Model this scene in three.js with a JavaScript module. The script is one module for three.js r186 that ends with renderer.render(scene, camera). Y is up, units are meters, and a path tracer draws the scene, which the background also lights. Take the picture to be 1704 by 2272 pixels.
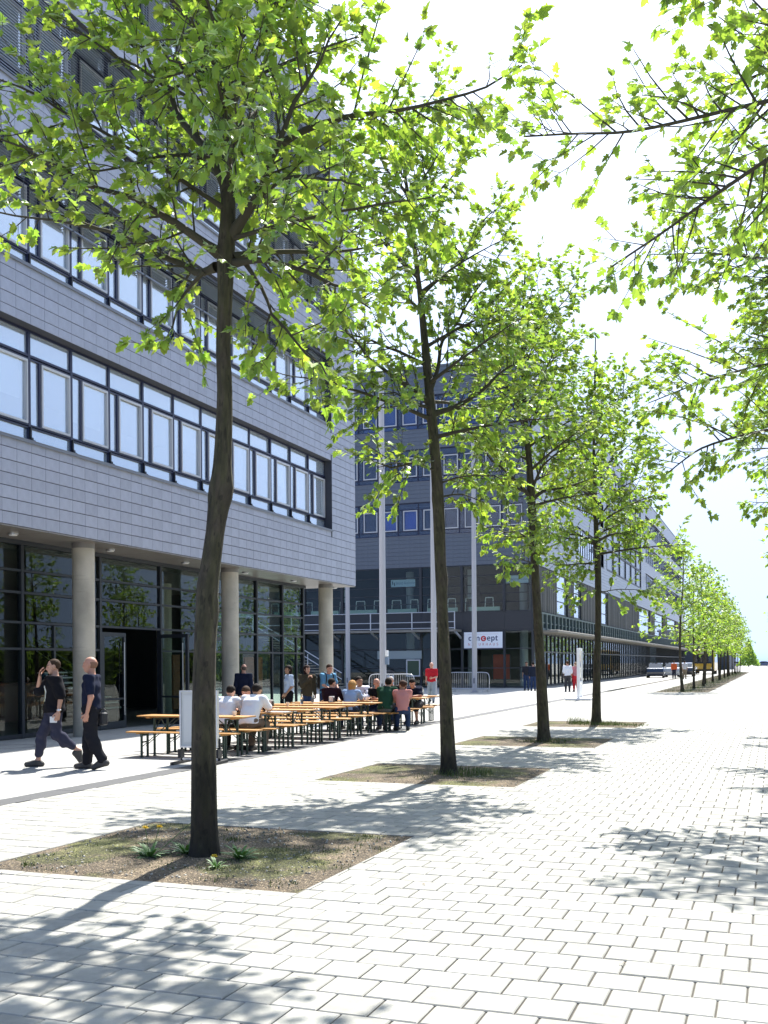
import * as THREE from 'three';
import { mergeGeometries } from 'three/addons/utils/BufferGeometryUtils.js';
import { RoundedBoxGeometry } from 'three/addons/geometries/RoundedBoxGeometry.js';

// World: x is the distance to the right of the viewer's line down the street, y is up, the street runs towards -z ("along" = -z). Metres.
const scene = new THREE.Scene();
const camera = new THREE.PerspectiveCamera(52.77, 768 / 1024, 0.1, 1500);
camera.position.set(0, 1.65, 0);
camera.rotation.order = 'YXZ';
camera.rotation.set(0, 0.3604, -0.007);
camera.setViewOffset(768, 1024, 0, -151.45, 768, 1024);   // the lens is shifted upwards: verticals stay upright
scene.add(camera);

const SUN = new THREE.Vector3(-0.032, Math.sin(0.977), -Math.cos(0.977)).normalize();
// a clear, slightly hazy spring sky: bluer overhead, pale towards the horizon, brighter round the sun
const skyTex = (() => {
  const W = 512, H = 256, d = new Float32Array(W * H * 4), v = new THREE.Vector3();
  for (let j = 0; j < H; j++) for (let i = 0; i < W; i++) {
    const up = ((j + 0.5) / H - 0.5) * Math.PI, az = ((i + 0.5) / W - 0.5) * 2 * Math.PI; v.set(Math.cos(az) * Math.cos(up), Math.sin(up), Math.sin(az) * Math.cos(up));
    const g = v.angleTo(SUN), h = Math.pow(1 - Math.max(0, v.y), 3), ray = 0.85 + 0.25 * Math.cos(g) ** 2, glow = 0.86 * Math.exp(-((g / 0.72) ** 2)) + 0.06 * Math.exp(-g / 1.2), o = (j * W + i) * 4;
    d[o] = (0.042 + 0.17 * h) * ray + glow * 0.98; d[o + 1] = (0.115 + 0.20 * h) * ray + glow; d[o + 2] = (0.30 + 0.235 * h) * ray + glow; d[o + 3] = 1;
  }
  const t = new THREE.DataTexture(d, W, H, THREE.RGBAFormat, THREE.FloatType); t.mapping = THREE.EquirectangularReflectionMapping; t.magFilter = t.minFilter = THREE.LinearFilter; t.needsUpdate = true; return t;
})();
scene.background = skyTex;
scene.environment = skyTex;
const sun = new THREE.DirectionalLight(new THREE.Color(1, 0.965, 0.91), 5.0);
sun.name = 'sun';
sun.position.copy(SUN).multiplyScalar(120).add(new THREE.Vector3(-5, 0, -40));
sun.target.position.set(-5, 0, -40);
sun.castShadow = true;
Object.assign(sun.shadow.camera, { left: -70, right: 70, top: 110, bottom: -110, near: 1, far: 320 });
sun.shadow.mapSize.set(4096, 4096);
sun.shadow.radius = 1.2;
scene.add(sun, sun.target);

const renderer = new THREE.WebGLRenderer({ antialias: true });
renderer.toneMapping = THREE.LinearToneMapping;
renderer.toneMappingExposure = 2.45;
renderer.shadowMap.enabled = true;
renderer.shadowMap.type = THREE.PCFSoftShadowMap;

// ---------------------------------------------------------------- helpers
const V3 = (x, y, z) => new THREE.Vector3(x, y, z);
function rng(seed) { let s = seed >>> 0; return () => { s = (s + 0x6d2b79f5) | 0; let t = Math.imul(s ^ (s >>> 15), 1 | s); t = (t + Math.imul(t ^ (t >>> 7), 61 | t)) ^ t; return ((t ^ (t >>> 14)) >>> 0) / 4294967296; }; }
const lerp = THREE.MathUtils.lerp, clamp = THREE.MathUtils.clamp;
const smooth = (a, b, x) => { const t = clamp((x - a) / (b - a), 0, 1); return t * t * (3 - 2 * t); };
const lin = (r, g, b) => new THREE.Color().setRGB(r, g, b);
const ORD = ['first', 'second', 'third', 'fourth', 'fifth', 'sixth', 'seventh', 'eighth', 'ninth', 'tenth', 'eleventh', 'twelfth', 'thirteenth', 'fourteenth', 'fifteenth', 'sixteenth', 'seventeenth', 'eighteenth', 'nineteenth', 'twentieth'];

// box between corners, uv in metres
function box(x0, x1, y0, y1, z0, z1) {
  const w = Math.abs(x1 - x0), h = Math.abs(y1 - y0), d = Math.abs(z1 - z0), g = new THREE.BoxGeometry(w, h, d), uv = g.attributes.uv;
  for (let i = 0; i < 24; i++) { const f = i >> 2; uv.setXY(i, uv.getX(i) * (f < 2 ? d : w), uv.getY(i) * (f === 2 || f === 3 ? d : h)); }
  return g.translate((x0 + x1) / 2, (y0 + y1) / 2, (z0 + z1) / 2);
}
// the same in (p, height, along)
const BX = (p0, p1, h0, h1, a0, a1) => box(p0, p1, h0, h1, -a1, -a0);
const UPV = V3(0, 1, 0);
function aim(g, from, to) {   // g stands along +y with length 1 from the origin
  const d = to.clone().sub(from), q = new THREE.Quaternion().setFromUnitVectors(UPV, d.clone().normalize());
  return g.applyMatrix4(new THREE.Matrix4().compose(from, q, V3(1, 1, 1)));
}
function rod(from, to, r, seg = 8, r2 = r) {
  const L = from.distanceTo(to), g = new THREE.CylinderGeometry(r2, r, L, seg, 1).translate(0, L / 2, 0);
  return aim(g, from, to);
}
function bar(from, to, w, d) {
  const L = from.distanceTo(to);
  return aim(box(-w / 2, w / 2, 0, L, -d / 2, d / 2), from, to);
}
function rbox(x0, x1, y0, y1, z0, z1, r = 0.01, seg = 1) {
  const g = new RoundedBoxGeometry(x1 - x0, y1 - y0, z1 - z0, seg, r);
  return g.translate((x0 + x1) / 2, (y0 + y1) / 2, (z0 + z1) / 2);
}
function cleaned(list) {
  list = list.flat(Infinity).filter(Boolean).map((g) => (g.index ? g.toNonIndexed() : g));
  const keep = ['position', 'normal', 'uv'], color = list.some((g) => g.attributes.color);
  for (const g of list) {
    for (const k of Object.keys(g.attributes)) if (!keep.includes(k) && !(k === 'color' && color)) g.deleteAttribute(k);
    if (!g.attributes.uv) g.setAttribute('uv', new THREE.BufferAttribute(new Float32Array(g.attributes.position.count * 2), 2));
    if (color && !g.attributes.color) g.setAttribute('color', new THREE.BufferAttribute(new Float32Array(g.attributes.position.count * 3).fill(1), 3));
    g.morphAttributes = {};
  }
  return list.length === 1 ? list[0] : mergeGeometries(list);
}
const taken = new Map();
function numbered(name) { const n = taken.get(name) ?? 0; taken.set(name, n + 1); return n ? name + '_' + String(n).padStart(3, '0') : name; }
const wash = (o) => { o.castShadow = true; o.receiveShadow = true; return o; };
// one named mesh; geometry is in world axes and is moved to its parent's base
function obj(name, geos, mat, parent = scene) {
  const g = Array.isArray(geos) ? cleaned(geos) : geos, off = parent.off ?? V3(0, 0, 0);
  if (off.lengthSq() && !parent.keep) g.translate(-off.x, -off.y, -off.z);
  const m = wash(new THREE.Mesh(g, mat));
  m.name = parent === scene ? numbered(name) : name; m.off = off;
  parent.add(m);
  return m;
}
// a mesh in its parent's own axes (shared geometry)
function put(name, g, mat, parent, x = 0, y = 0, z = 0) { const m = wash(new THREE.Mesh(g, mat)); m.name = name; m.position.set(x, y, z); m.off = parent.off; parent.add(m); return m; }
function tag(o, label, category, group, kind) { if (label) o.userData.label = label; if (category) o.userData.category = category; if (group) o.userData.group = group; if (kind) o.userData.kind = kind; return o; }
function thing(name, label, category, [x, y, z], group) {
  const o = new THREE.Group(); o.name = numbered(name); o.position.set(x, y, z); o.off = V3(x, y, z); scene.add(o);
  return tag(o, label, category, group);
}
function struct(name, geos, mat) { return tag(obj(name, geos, mat), null, null, null, 'structure'); }
function copy(o, label, [x, y, z], turn, group) {
  const c = o.clone(); c.name = numbered(o.name.replace(/_\d{3}$/, '')); c.position.set(x, y, z); c.rotation.y = turn ?? o.rotation.y;
  c.userData = { ...o.userData, label }; if (group) c.userData.group = group; scene.add(c); return c;
}

// ---------------------------------------------------------------- textures
const hash = (x, y, s) => { let h = (Math.imul(x, 374761393) + Math.imul(y, 668265263) + Math.imul(s, 974634777)) | 0; h = Math.imul(h ^ (h >>> 13), 1274126177); return ((h ^ (h >>> 16)) >>> 0) / 4294967296; };
function vn(x, y, per, s) {
  const xi = Math.floor(x), yi = Math.floor(y), fx = x - xi, fy = y - yi, u = fx * fx * (3 - 2 * fx), v = fy * fy * (3 - 2 * fy), m = (n) => ((n % per) + per) % per;
  return lerp(lerp(hash(m(xi), m(yi), s), hash(m(xi + 1), m(yi), s), u), lerp(hash(m(xi), m(yi + 1), s), hash(m(xi + 1), m(yi + 1), s), u), v);
}
function fbm(u, v, per, oct, s) { let a = 0.5, f = per, sum = 0, n = 0; for (let i = 0; i < oct; i++) { sum += a * vn(u * f, v * f, f, s + i); n += a; a *= 0.5; f *= 2; } return sum / n; }
function tex(size, fn, srgb = true, rx = 1, ry = 1) {
  const d = new Uint8Array(size * size * 4);
  for (let y = 0; y < size; y++) for (let x = 0; x < size; x++) { const c = fn(x / size, y / size), i = (y * size + x) * 4; for (let k = 0; k < 3; k++) d[i + k] = clamp(Math.round((c[k] ?? c[0]) * 255), 0, 255); d[i + 3] = 255; }
  const t = new THREE.DataTexture(d, size, size); t.wrapS = t.wrapT = THREE.RepeatWrapping; t.magFilter = THREE.LinearFilter; t.minFilter = THREE.LinearMipmapLinearFilter; t.generateMipmaps = true;
  if (srgb) t.colorSpace = THREE.SRGBColorSpace; t.repeat.set(rx, ry); t.needsUpdate = true; return t;
}
const R8 = rng(8);
const texStone = tex(512, (u, v) => { const f = hash(Math.floor(u * 512), Math.floor(v * 512), 3), g = fbm(u, v, 8, 5, 11), k = 0.86 + 0.16 * (g - 0.5) + 0.10 * (f - 0.5) - (f > 0.985 ? 0.22 : 0); return [k, k * 0.995, k * 0.975]; }, true, 1.7, 1.7);
const texStoneB = tex(256, (u, v) => { const f = hash(Math.floor(u * 256), Math.floor(v * 256), 5); return [0.5 + 0.35 * (f - 0.5) + 0.3 * (fbm(u, v, 16, 4, 21) - 0.5)]; }, false, 3, 3);
const texConc = tex(512, (u, v) => { const g = fbm(u, v, 4, 6, 31), f = hash(Math.floor(u * 512), Math.floor(v * 512), 7), k = 0.8 + 0.22 * (g - 0.5) + 0.06 * (f - 0.5) - (f > 0.995 ? 0.2 : 0) - (vn(u * 3, v * 40, 40, 77) > 0.86 ? 0.03 : 0); return [k, k * 0.985, k * 0.95]; }, true, 0.6, 0.6);
const texBark = tex(512, (u, v) => {
  const st = fbm(u * 2, v * 0.6, 8, 4, 41), bl = fbm(u, v, 12, 5, 45), f = hash(Math.floor(u * 512), Math.floor(v * 512), 9), cr = smooth(0.62, 0.72, fbm(u, v, 18, 3, 49));
  const k = 0.40 + 0.12 * (st - 0.5) + 0.24 * (bl - 0.5) + 0.07 * (f - 0.5) - 0.09 * cr, ol = smooth(0.45, 0.7, fbm(u, v, 5, 4, 48));
  return [k * lerp(1.0, 0.96, ol), k * lerp(0.95, 0.96, ol), k * lerp(0.86, 0.76, ol)];
}, true, 1.1, 0.7);
const texBarkB = tex(512, (u, v) => [0.5 + 0.35 * (fbm(u * 2, v * 0.6, 8, 4, 41) - 0.5) + 0.6 * (fbm(u, v, 24, 4, 45) - 0.5)], false, 1.1, 0.7);
const texSoil = tex(512, (u, v) => {
  const f = hash(Math.floor(u * 512), Math.floor(v * 512), 13), f2 = hash(Math.floor(u * 170), Math.floor(v * 170), 14), g = fbm(u, v, 5, 5, 51), m = smooth(0.5, 0.66, fbm(u, v, 4, 5, 58));
  let k = 0.46 + 0.34 * (g - 0.5) + 0.2 * (f - 0.5) + 0.26 * (f2 - 0.5); if (f2 > 0.955) k += 0.25; if (f2 < 0.05) k -= 0.15; if (f > 0.992) k += 0.25;
  return [k * lerp(1, 0.84, m), k * lerp(0.93, 0.88, m), k * lerp(0.82, 0.58, m)];
}, true, 0.55, 0.55);
const texSoilB = tex(256, (u, v) => [0.5 + 0.5 * (hash(Math.floor(u * 128), Math.floor(v * 128), 14) - 0.5) + 0.4 * (fbm(u, v, 20, 4, 52) - 0.5)], false, 1.1, 1.1);
const texWood = tex(256, (u, v) => { const st = fbm(u * 0.4, v * 6, 8, 4, 61), k = 0.85 + 0.3 * (st - 0.5) + 0.08 * (fbm(u, v, 4, 3, 63) - 0.5); return [k, k * 0.97, k * 0.9]; }, true, 0.8, 2.0);
const texTile = tex(256, (u, v) => { const f = hash(Math.floor(u * 256), Math.floor(v * 256), 17), k = 0.9 + 0.08 * (f - 0.5) + 0.08 * (fbm(u, v, 6, 4, 71) - 0.5); return [k]; }, true, 1.3, 1.3);

// ---------------------------------------------------------------- materials (linear base colours)
function mat(color, roughness = 0.8, more = {}) {
  const phys = ['transmission', 'clearcoat', 'sheen', 'ior', 'specularIntensity'].some((k) => k in more);
  return new (phys ? THREE.MeshPhysicalMaterial : THREE.MeshStandardMaterial)({ color, roughness, ...more });
}
const M = {
  paver: mat(lin(0.44, 0.435, 0.40), 0.85, { map: texStone, bumpMap: texStoneB, bumpScale: 0.0012 }),
  slab: mat(lin(0.46, 0.46, 0.45), 0.85, { map: texStone }),
  bed: mat(lin(0.10, 0.09, 0.075), 0.95, { map: texStone }),
  street: mat(lin(0.42, 0.42, 0.41), 0.9, { map: texStone }),
  band: mat(lin(0.095, 0.098, 0.105), 0.8, { map: texStone, bumpMap: texStoneB, bumpScale: 0.001 }),
  soil: mat(lin(0.66, 0.60, 0.51), 1, { map: texSoil, bumpMap: texSoilB, bumpScale: 0.02 }),
  edging: mat(lin(0.2, 0.19, 0.18), 0.8),
  concrete: mat(lin(0.72, 0.68, 0.59), 0.85, { map: texConc }),
  bark: mat(lin(0.56, 0.51, 0.43), 0.95, { map: texBark, bumpMap: texBarkB, bumpScale: 0.012, vertexColors: true }),
  twig: mat(lin(0.055, 0.048, 0.03), 0.9),
  tile: mat(lin(0.42, 0.445, 0.53), 0.55, { map: texTile }),
  backing: mat(lin(0.05, 0.055, 0.07), 0.8),
  navy: mat(lin(0.014, 0.018, 0.05), 0.45),
  frame: mat(lin(0.022, 0.027, 0.035), 0.5),
  casement: mat(lin(0.50, 0.51, 0.52), 0.4),
  sill: mat(lin(0.16, 0.17, 0.19), 0.45, { metalness: 0.3 }),
  slat: mat(lin(0.16, 0.18, 0.22), 0.4, { metalness: 0.5 }),
  slatPale: mat(lin(0.42, 0.47, 0.55), 0.35, { metalness: 0.5 }),
  soffit: mat(lin(0.20, 0.185, 0.17), 0.35),
  pane: mat(lin(0.88, 0.95, 1), 0.0, { transmission: 1, thickness: 0, ior: 1.9, metalness: 0.55 }),
  shopglass: mat(lin(0.80, 0.86, 0.83), 0.0, { transmission: 1, thickness: 0, ior: 1.5, specularIntensity: 0.6 }),
  pane2: mat(lin(0.62, 0.72, 0.88), 0.0, { transmission: 1, thickness: 0, ior: 1.55, specularIntensity: 0.8, metalness: 0.06 }),
  room: mat(lin(0.30, 0.30, 0.29), 0.9),
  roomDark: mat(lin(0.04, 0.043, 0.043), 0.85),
  ceiling: mat(lin(0.45, 0.45, 0.44), 0.9),
  steel: mat(lin(0.55, 0.56, 0.58), 0.3, { metalness: 0.9 }),
  rail: mat(lin(0.55, 0.57, 0.60), 0.4, { metalness: 0.4 }),
  white: mat(lin(0.78, 0.78, 0.77), 0.5),
  pole: mat(lin(0.40, 0.40, 0.42), 0.45),
  black: mat(lin(0.012, 0.012, 0.014), 0.5),
  rubber: mat(lin(0.02, 0.02, 0.02), 0.85),
  wood: mat(lin(0.62, 0.33, 0.10), 0.45, { map: texWood }),
  green: mat(lin(0.018, 0.045, 0.032), 0.5),
  panelWood: mat(lin(0.36, 0.12, 0.045), 0.6, { map: texWood }),
  clad2: mat(lin(0.14, 0.165, 0.205), 0.6, { map: texTile }),
  clad3: mat(lin(0.46, 0.49, 0.54), 0.45, { map: texTile }),
  darkband: mat(lin(0.02, 0.025, 0.033), 0.35),
  truss: mat(lin(0.10, 0.135, 0.125), 0.55),
  canopy: mat(lin(0.42, 0.40, 0.37), 0.7, { map: texConc }),
  slats2: mat(lin(0.115, 0.12, 0.125), 0.7, { map: texWood }),
};
// ---------------------------------------------------------------- ground and paving
function sheet(p0, p1, a0, a1, y, uvs = 1) {
  const g = new THREE.PlaneGeometry(p1 - p0, a1 - a0).rotateX(-Math.PI / 2).translate((p0 + p1) / 2, y, -(a0 + a1) / 2), uv = g.attributes.uv;
  for (let i = 0; i < uv.count; i++) uv.setXY(i, uv.getX(i) * (p1 - p0) * uvs, uv.getY(i) * (a1 - a0) * uvs);
  return g;
}
struct('ground', [sheet(-600, 600, -60, 1300, -0.1)], M.street);
struct('road', [sheet(-8.5, 14, 58.5, 900, -0.004)], mat(lin(0.42, 0.42, 0.41), 0.9, { map: texStone }));
const TREE_A = [7.76, 14.69, 21.27, 27.6];              // the near trees of the left row
const PITS = TREE_A.map((a, i) => ({ p0: -6.12, p1: -3.22, a0: a - 1.02 - (i ? 0.3 : 0), a1: a + 1.56 - (i ? 0.3 : 0) }));
const PX = 0.255, PA = 0.265;
const paving = struct('paving', [sheet(-8.56, 10, 1.5, 58.5, -0.011)], M.bed);
{
  const rnd = rng(77), gap = 0.0095, all = [], c = new THREE.Color();
  for (let i = 0; ; i++) {
    const a = 1.7 + i * PA; if (a > 58.3) break;
    for (let j = -1; ; j++) {
      const p = -8.55 + (j + 0.5 + (i % 2 ? 0.5 : 0.02)) * PX; if (p > 9.8) break;
      if (p + PX / 2 < -8.53) continue; let l = Math.max(p - PX / 2, -8.552), r = p + PX / 2, b = a - PA / 2, t = a + PA / 2; const e = 0.007, pit = PITS.find((q) => r > q.p0 - e && l < q.p1 + e && t > q.a0 - e && b < q.a1 + e);
      if (pit) {   // stones are cut to fit the tree pits
        const cut = [[pit.p0 - e - l, () => (r = pit.p0 - e)], [r - pit.p1 - e, () => (l = pit.p1 + e)], [pit.a0 - e - b, () => (t = pit.a0 - e)], [t - pit.a1 - e, () => (b = pit.a1 + e)]].sort((x, y) => y[0] - x[0]);
        if (cut[0][0] < 0.02) continue; const L = l, Rr = r, Bb = b, Tt = t; cut[0][1]();
        if (cut[1][0] > 0.02) { const one = [l, r, b, t]; l = L; r = Rr; b = Bb; t = Tt; cut[1][1](); if (one[0] > L) r = Math.min(r, one[0]); if (one[1] < Rr) l = Math.max(l, one[1]); if (one[2] > Bb) t = Math.min(t, one[2]); if (one[3] < Tt) b = Math.max(b, one[3]); if (r - l > 0.02 && t - b > 0.02) all.push({ p: (l + r) / 2, a: (b + t) / 2, sx: (r - l) / PX, sa: (t - b) / PA, y: 0, tx: 0, tz: 0, t: 1, w: 0.5, yaw: 0 }); [l, r, b, t] = one; }
      }
      all.push({ p: (l + r) / 2, a: (b + t) / 2, sx: (r - l) / PX, sa: (t - b) / PA, y: (rnd() - 0.5) * 0.004, tx: (rnd() - 0.5) * 0.009, tz: (rnd() - 0.5) * 0.009, t: 0.88 + rnd() * 0.17 - (rnd() > 0.93 ? 0.13 : 0), w: rnd(), yaw: (rnd() - 0.5) * 0.012 });
    }
  }
  const variants = [0, 1, 2, 3, 4, 5].map((k) => {
    const w = PX - gap, d = PA - gap, b = 0.006, pts = [], idx = [], uvs = [];
    const ring = (x, z, y) => [[-x, y, -z], [x, y, -z], [x, y, z], [-x, y, z]];
    pts.push(...ring(w / 2, d / 2, -0.05), ...ring(w / 2, d / 2, -b), ...ring(w / 2 - b, d / 2 - b, 0));
    for (const [x, , z] of pts) uvs.push(x + k * 0.37, z + k * 0.61);
    for (let r = 0; r < 2; r++) for (let s = 0; s < 4; s++) { const o = r * 4, n = (s + 1) % 4; idx.push(o + s, o + 4 + s, o + n, o + n, o + 4 + s, o + 4 + n); }
    idx.push(8, 10, 9, 8, 11, 10);
    const g = new THREE.BufferGeometry(); g.setAttribute('position', new THREE.Float32BufferAttribute(pts.flat(), 3)); g.setAttribute('uv', new THREE.Float32BufferAttribute(uvs, 2)); g.setIndex(idx);
    const n = g.toNonIndexed(); n.computeVertexNormals(); return n;
  });
  const tones = [0.84, 0.93, 1, 1.05].map((t) => { const m = M.paver.clone(); m.color = lin(0.44 * t, 0.435 * t, 0.40 * t); return m; });
  // the pavers that show largest are pieces of their own
  const cs = Math.cos(0.3604), sn = Math.sin(0.3604);
  for (const q of all) { const z = -q.p * sn + q.a * cs, x = q.p * cs + q.a * sn; q.z = z; q.seen = z > 4.55 && Math.abs(x / z) < 0.385; }
  const near = all.filter((q) => q.seen).sort((u, v) => u.z - v.z).slice(0, 300), own = new Set(near);
  near.forEach((q, i) => { const m = put('paver', variants[i % 6], tones[Math.floor(q.w * 4)], paving, q.p, q.y, -q.a); m.rotation.set(q.tx, q.yaw, q.tz); m.scale.set(q.sx, 1, q.sa); });
  for (let k = 0; k < 3; k++) {
    const rest = all.filter((q, i) => !own.has(q) && i % 3 === k), im = wash(new THREE.InstancedMesh(variants[k * 2], M.paver, rest.length)), d = new THREE.Object3D();
    rest.forEach((q, i) => { d.position.set(q.p, q.y, -q.a); d.rotation.set(q.tx, q.yaw, q.tz); d.scale.set(q.sx, 1, q.sa); d.updateMatrix(); im.setMatrixAt(i, d.matrix); im.setColorAt(i, c.setRGB(q.t, q.t, q.t)); });
    im.name = 'paver_field'; im.userData.kind = 'stuff'; paving.add(im);
  }
}
// larger slabs on the forecourt left of the dark band
const forecourt = struct('forecourt', [sheet(-48, -8.95, 2, 66.2, -0.012), sheet(-14.7, -8.5, 66.2, 120, -0.012)], M.bed);
{
  const rnd = rng(91), q = [], c = new THREE.Color(), w = 0.62, d = 0.9;
  for (let i = 0; i * d + 4 < 119; i++) for (let j = 0; j * w < 38.6; j++) {
    const p = -8.955 - (j + 0.5) * w, a = 4 + (i + (j % 2 ? 0.5 : 0)) * d;
    if (a > 66 && p < -14.3) continue;
    if (a < 36 && p < -30) continue;
    q.push([p, a, (rnd() - 0.5) * 0.003, 0.95 + rnd() * 0.1]);
  }
  const g = rbox(-w / 2 + 0.003, w / 2 - 0.003, -0.05, 0, -d / 2 + 0.003, d / 2 - 0.003, 0.003);
  const uv = g.attributes.uv, pos = g.attributes.position; for (let i = 0; i < uv.count; i++) uv.setXY(i, pos.getX(i), pos.getZ(i));
  const im = wash(new THREE.InstancedMesh(g, M.slab, q.length)), o = new THREE.Object3D();
  q.forEach(([p, a, y, t], i) => { o.position.set(p, y, -a); o.updateMatrix(); im.setMatrixAt(i, o.matrix); im.setColorAt(i, c.setRGB(t, t, t)); });
  im.name = 'slab_field'; im.userData.kind = 'stuff'; forecourt.add(im);
}
// dark stone band between forecourt and street paving
const bandS = struct('stone_band', [sheet(-8.955, -8.555, 2, 58.5, -0.0125)], M.bed);
for (let i = 0; i < 60; i++) { const a = 3 + i * 0.92; const m = obj('band_stone', [rbox(-8.945, -8.567, -0.05, 0.0005 + ((i * 7) % 5) * 0.0005, -(a + 0.915), -a, 0.004)], M.band, bandS); m.geometry.attributes.uv.needsUpdate = true; }
// tree pits
function pitGround(p0, p1, a0, a1, seed, hi) {
  const nx = hi ? 60 : 24, nz = hi ? 54 : 24, g = new THREE.PlaneGeometry(p1 - p0, a1 - a0, nx, nz).rotateX(-Math.PI / 2).translate((p0 + p1) / 2, 0, -(a0 + a1) / 2), P = g.attributes.position, uv = g.attributes.uv;
  for (let i = 0; i < P.count; i++) {
    const x = P.getX(i), z = P.getZ(i), e = Math.min(x - p0, p1 - x, -z - a0, a1 + z);
    P.setY(i, -0.007 + 0.03 * fbm(((x * 0.13) % 1 + 1) % 1, ((z * 0.13) % 1 + 1) % 1, 8, 4, seed) * smooth(0, 0.35, e)); uv.setXY(i, x, z);
  }
  g.computeVertexNormals(); return g;
}
const grassMat = mat(lin(0.065, 0.115, 0.022), 0.8, { transmission: 0.3, thickness: 0, side: THREE.DoubleSide });
const blade = new THREE.BufferGeometry(); blade.setAttribute('position', new THREE.Float32BufferAttribute([-0.5, 0, 0, 0.5, 0, 0, 0.35, 0.55, 0.12, -0.35, 0.55, 0.12, 0, 1, 0.45], 3)); blade.setIndex([0, 1, 2, 0, 2, 3, 3, 2, 4]); blade.computeVertexNormals();
function grass(name, label, spots, seed) {   // spots: [p, a, radius, count, height]
  const rnd = rng(seed), n = spots.reduce((s, q) => s + q[3], 0), im = wash(new THREE.InstancedMesh(blade, grassMat, n)), o = new THREE.Object3D(), c = new THREE.Color(); let i = 0;
  for (const [p, a, r, k, h] of spots) for (let j = 0; j < k; j++) {
    const t = rnd() * 6.283, s = Math.sqrt(rnd()) * r; o.position.set(p + Math.cos(t) * s, -0.003, -a + Math.sin(t) * s); o.rotation.set((rnd() - 0.5) * 0.7, rnd() * 6.283, (rnd() - 0.5) * 0.5);
    const hh = h * (0.4 + rnd() * 0.8); o.scale.set(0.006 + rnd() * 0.006, hh, hh); o.updateMatrix(); im.setMatrixAt(i, o.matrix); const g = 0.75 + rnd() * 0.5, ye = rnd() * 0.5; im.setColorAt(i++, c.setRGB(g * (1 + ye), g, g * 0.9));
  }
  im.name = name; im.userData = { kind: 'stuff', label, category: 'grass' }; scene.add(im);
}
PITS.forEach((q, i) => {
  const s = struct('tree_pit', pitGround(q.p0, q.p1, q.a0, q.a1, 101 + i, i < 2), M.soil);
  const e = 0.006;
  for (const [p0, p1, a0, a1] of [[q.p0 - e, q.p0, q.a0 - e, q.a1 + e], [q.p1, q.p1 + e, q.a0 - e, q.a1 + e], [q.p0, q.p1, q.a1, q.a1 + e], [q.p0, q.p1, q.a0 - e, q.a0]]) obj('steel_edge', [BX(p0, p1, -0.06, -0.003, a0, a1)], M.edging, s);
});
// small stones and debris lying in the nearest pit
{
  const rnd = rng(505), g = new THREE.IcosahedronGeometry(1, 0), im = wash(new THREE.InstancedMesh(g, mat(lin(0.42, 0.39, 0.34), 0.9), 2600)), o = new THREE.Object3D(), c = new THREE.Color();
  for (let i = 0; i < 2600; i++) { const q = PITS[i < 1900 ? 0 : i < 2400 ? 1 : 2]; const s = 0.003 + rnd() ** 4 * 0.014; o.position.set(lerp(q.p0 + 0.05, q.p1 - 0.05, rnd()), 0.006, -lerp(q.a0 + 0.05, q.a1 - 0.05, rnd())); o.rotation.set(rnd() * 6, rnd() * 6, rnd() * 6); o.scale.set(s, s * 0.6, s * 0.8); o.updateMatrix(); im.setMatrixAt(i, o.matrix); const k = 0.35 + rnd() * 0.9; im.setColorAt(i, c.setRGB(k, k, k * 0.95)); }
  im.name = 'pebbles'; im.userData = { kind: 'stuff', label: 'small pale pebbles scattered over the tree pits', category: 'pebbles' }; scene.add(im);
}
const strewn = (() => { const r = rng(909), o = []; for (let i = 0; i < 60; i++) o.push([lerp(-6.0, -3.35, r()), lerp(6.85, 9.2, r()), 0.05 + r() * 0.16, 8 + Math.floor(r() * 26), 0.014 + r() * 0.03]); return o; })();
grass('grass_tufts', 'short patchy grass and moss round the foot of the nearest tree', [...strewn, [-4.6, 7.55, 0.4, 420, 0.028], [-4.0, 7.75, 0.4, 150, 0.025], [-5.1, 7.55, 0.35, 130, 0.03], [-3.75, 8.3, 0.35, 160, 0.02], [-4.75, 7.25, 0.3, 220, 0.022], [-4.2, 7.4, 0.22, 160, 0.035], [-4.4, 8.9, 0.3, 90, 0.02], [-5.5, 8.2, 0.3, 80, 0.02]], 301);
grass('grass_tufts', 'short grass at the feet of the second, third and fourth tree', [[-4.3, 14.7, 0.45, 380, 0.12], [-4.4, 14.3, 0.6, 200, 0.05], [-4.4, 21.2, 0.5, 380, 0.09], [-4.4, 27.4, 0.7, 700, 0.12], [-3.7, 27.2, 0.7, 500, 0.08], [-4.9, 27.6, 0.3, 200, 0.2]], 302);
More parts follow.
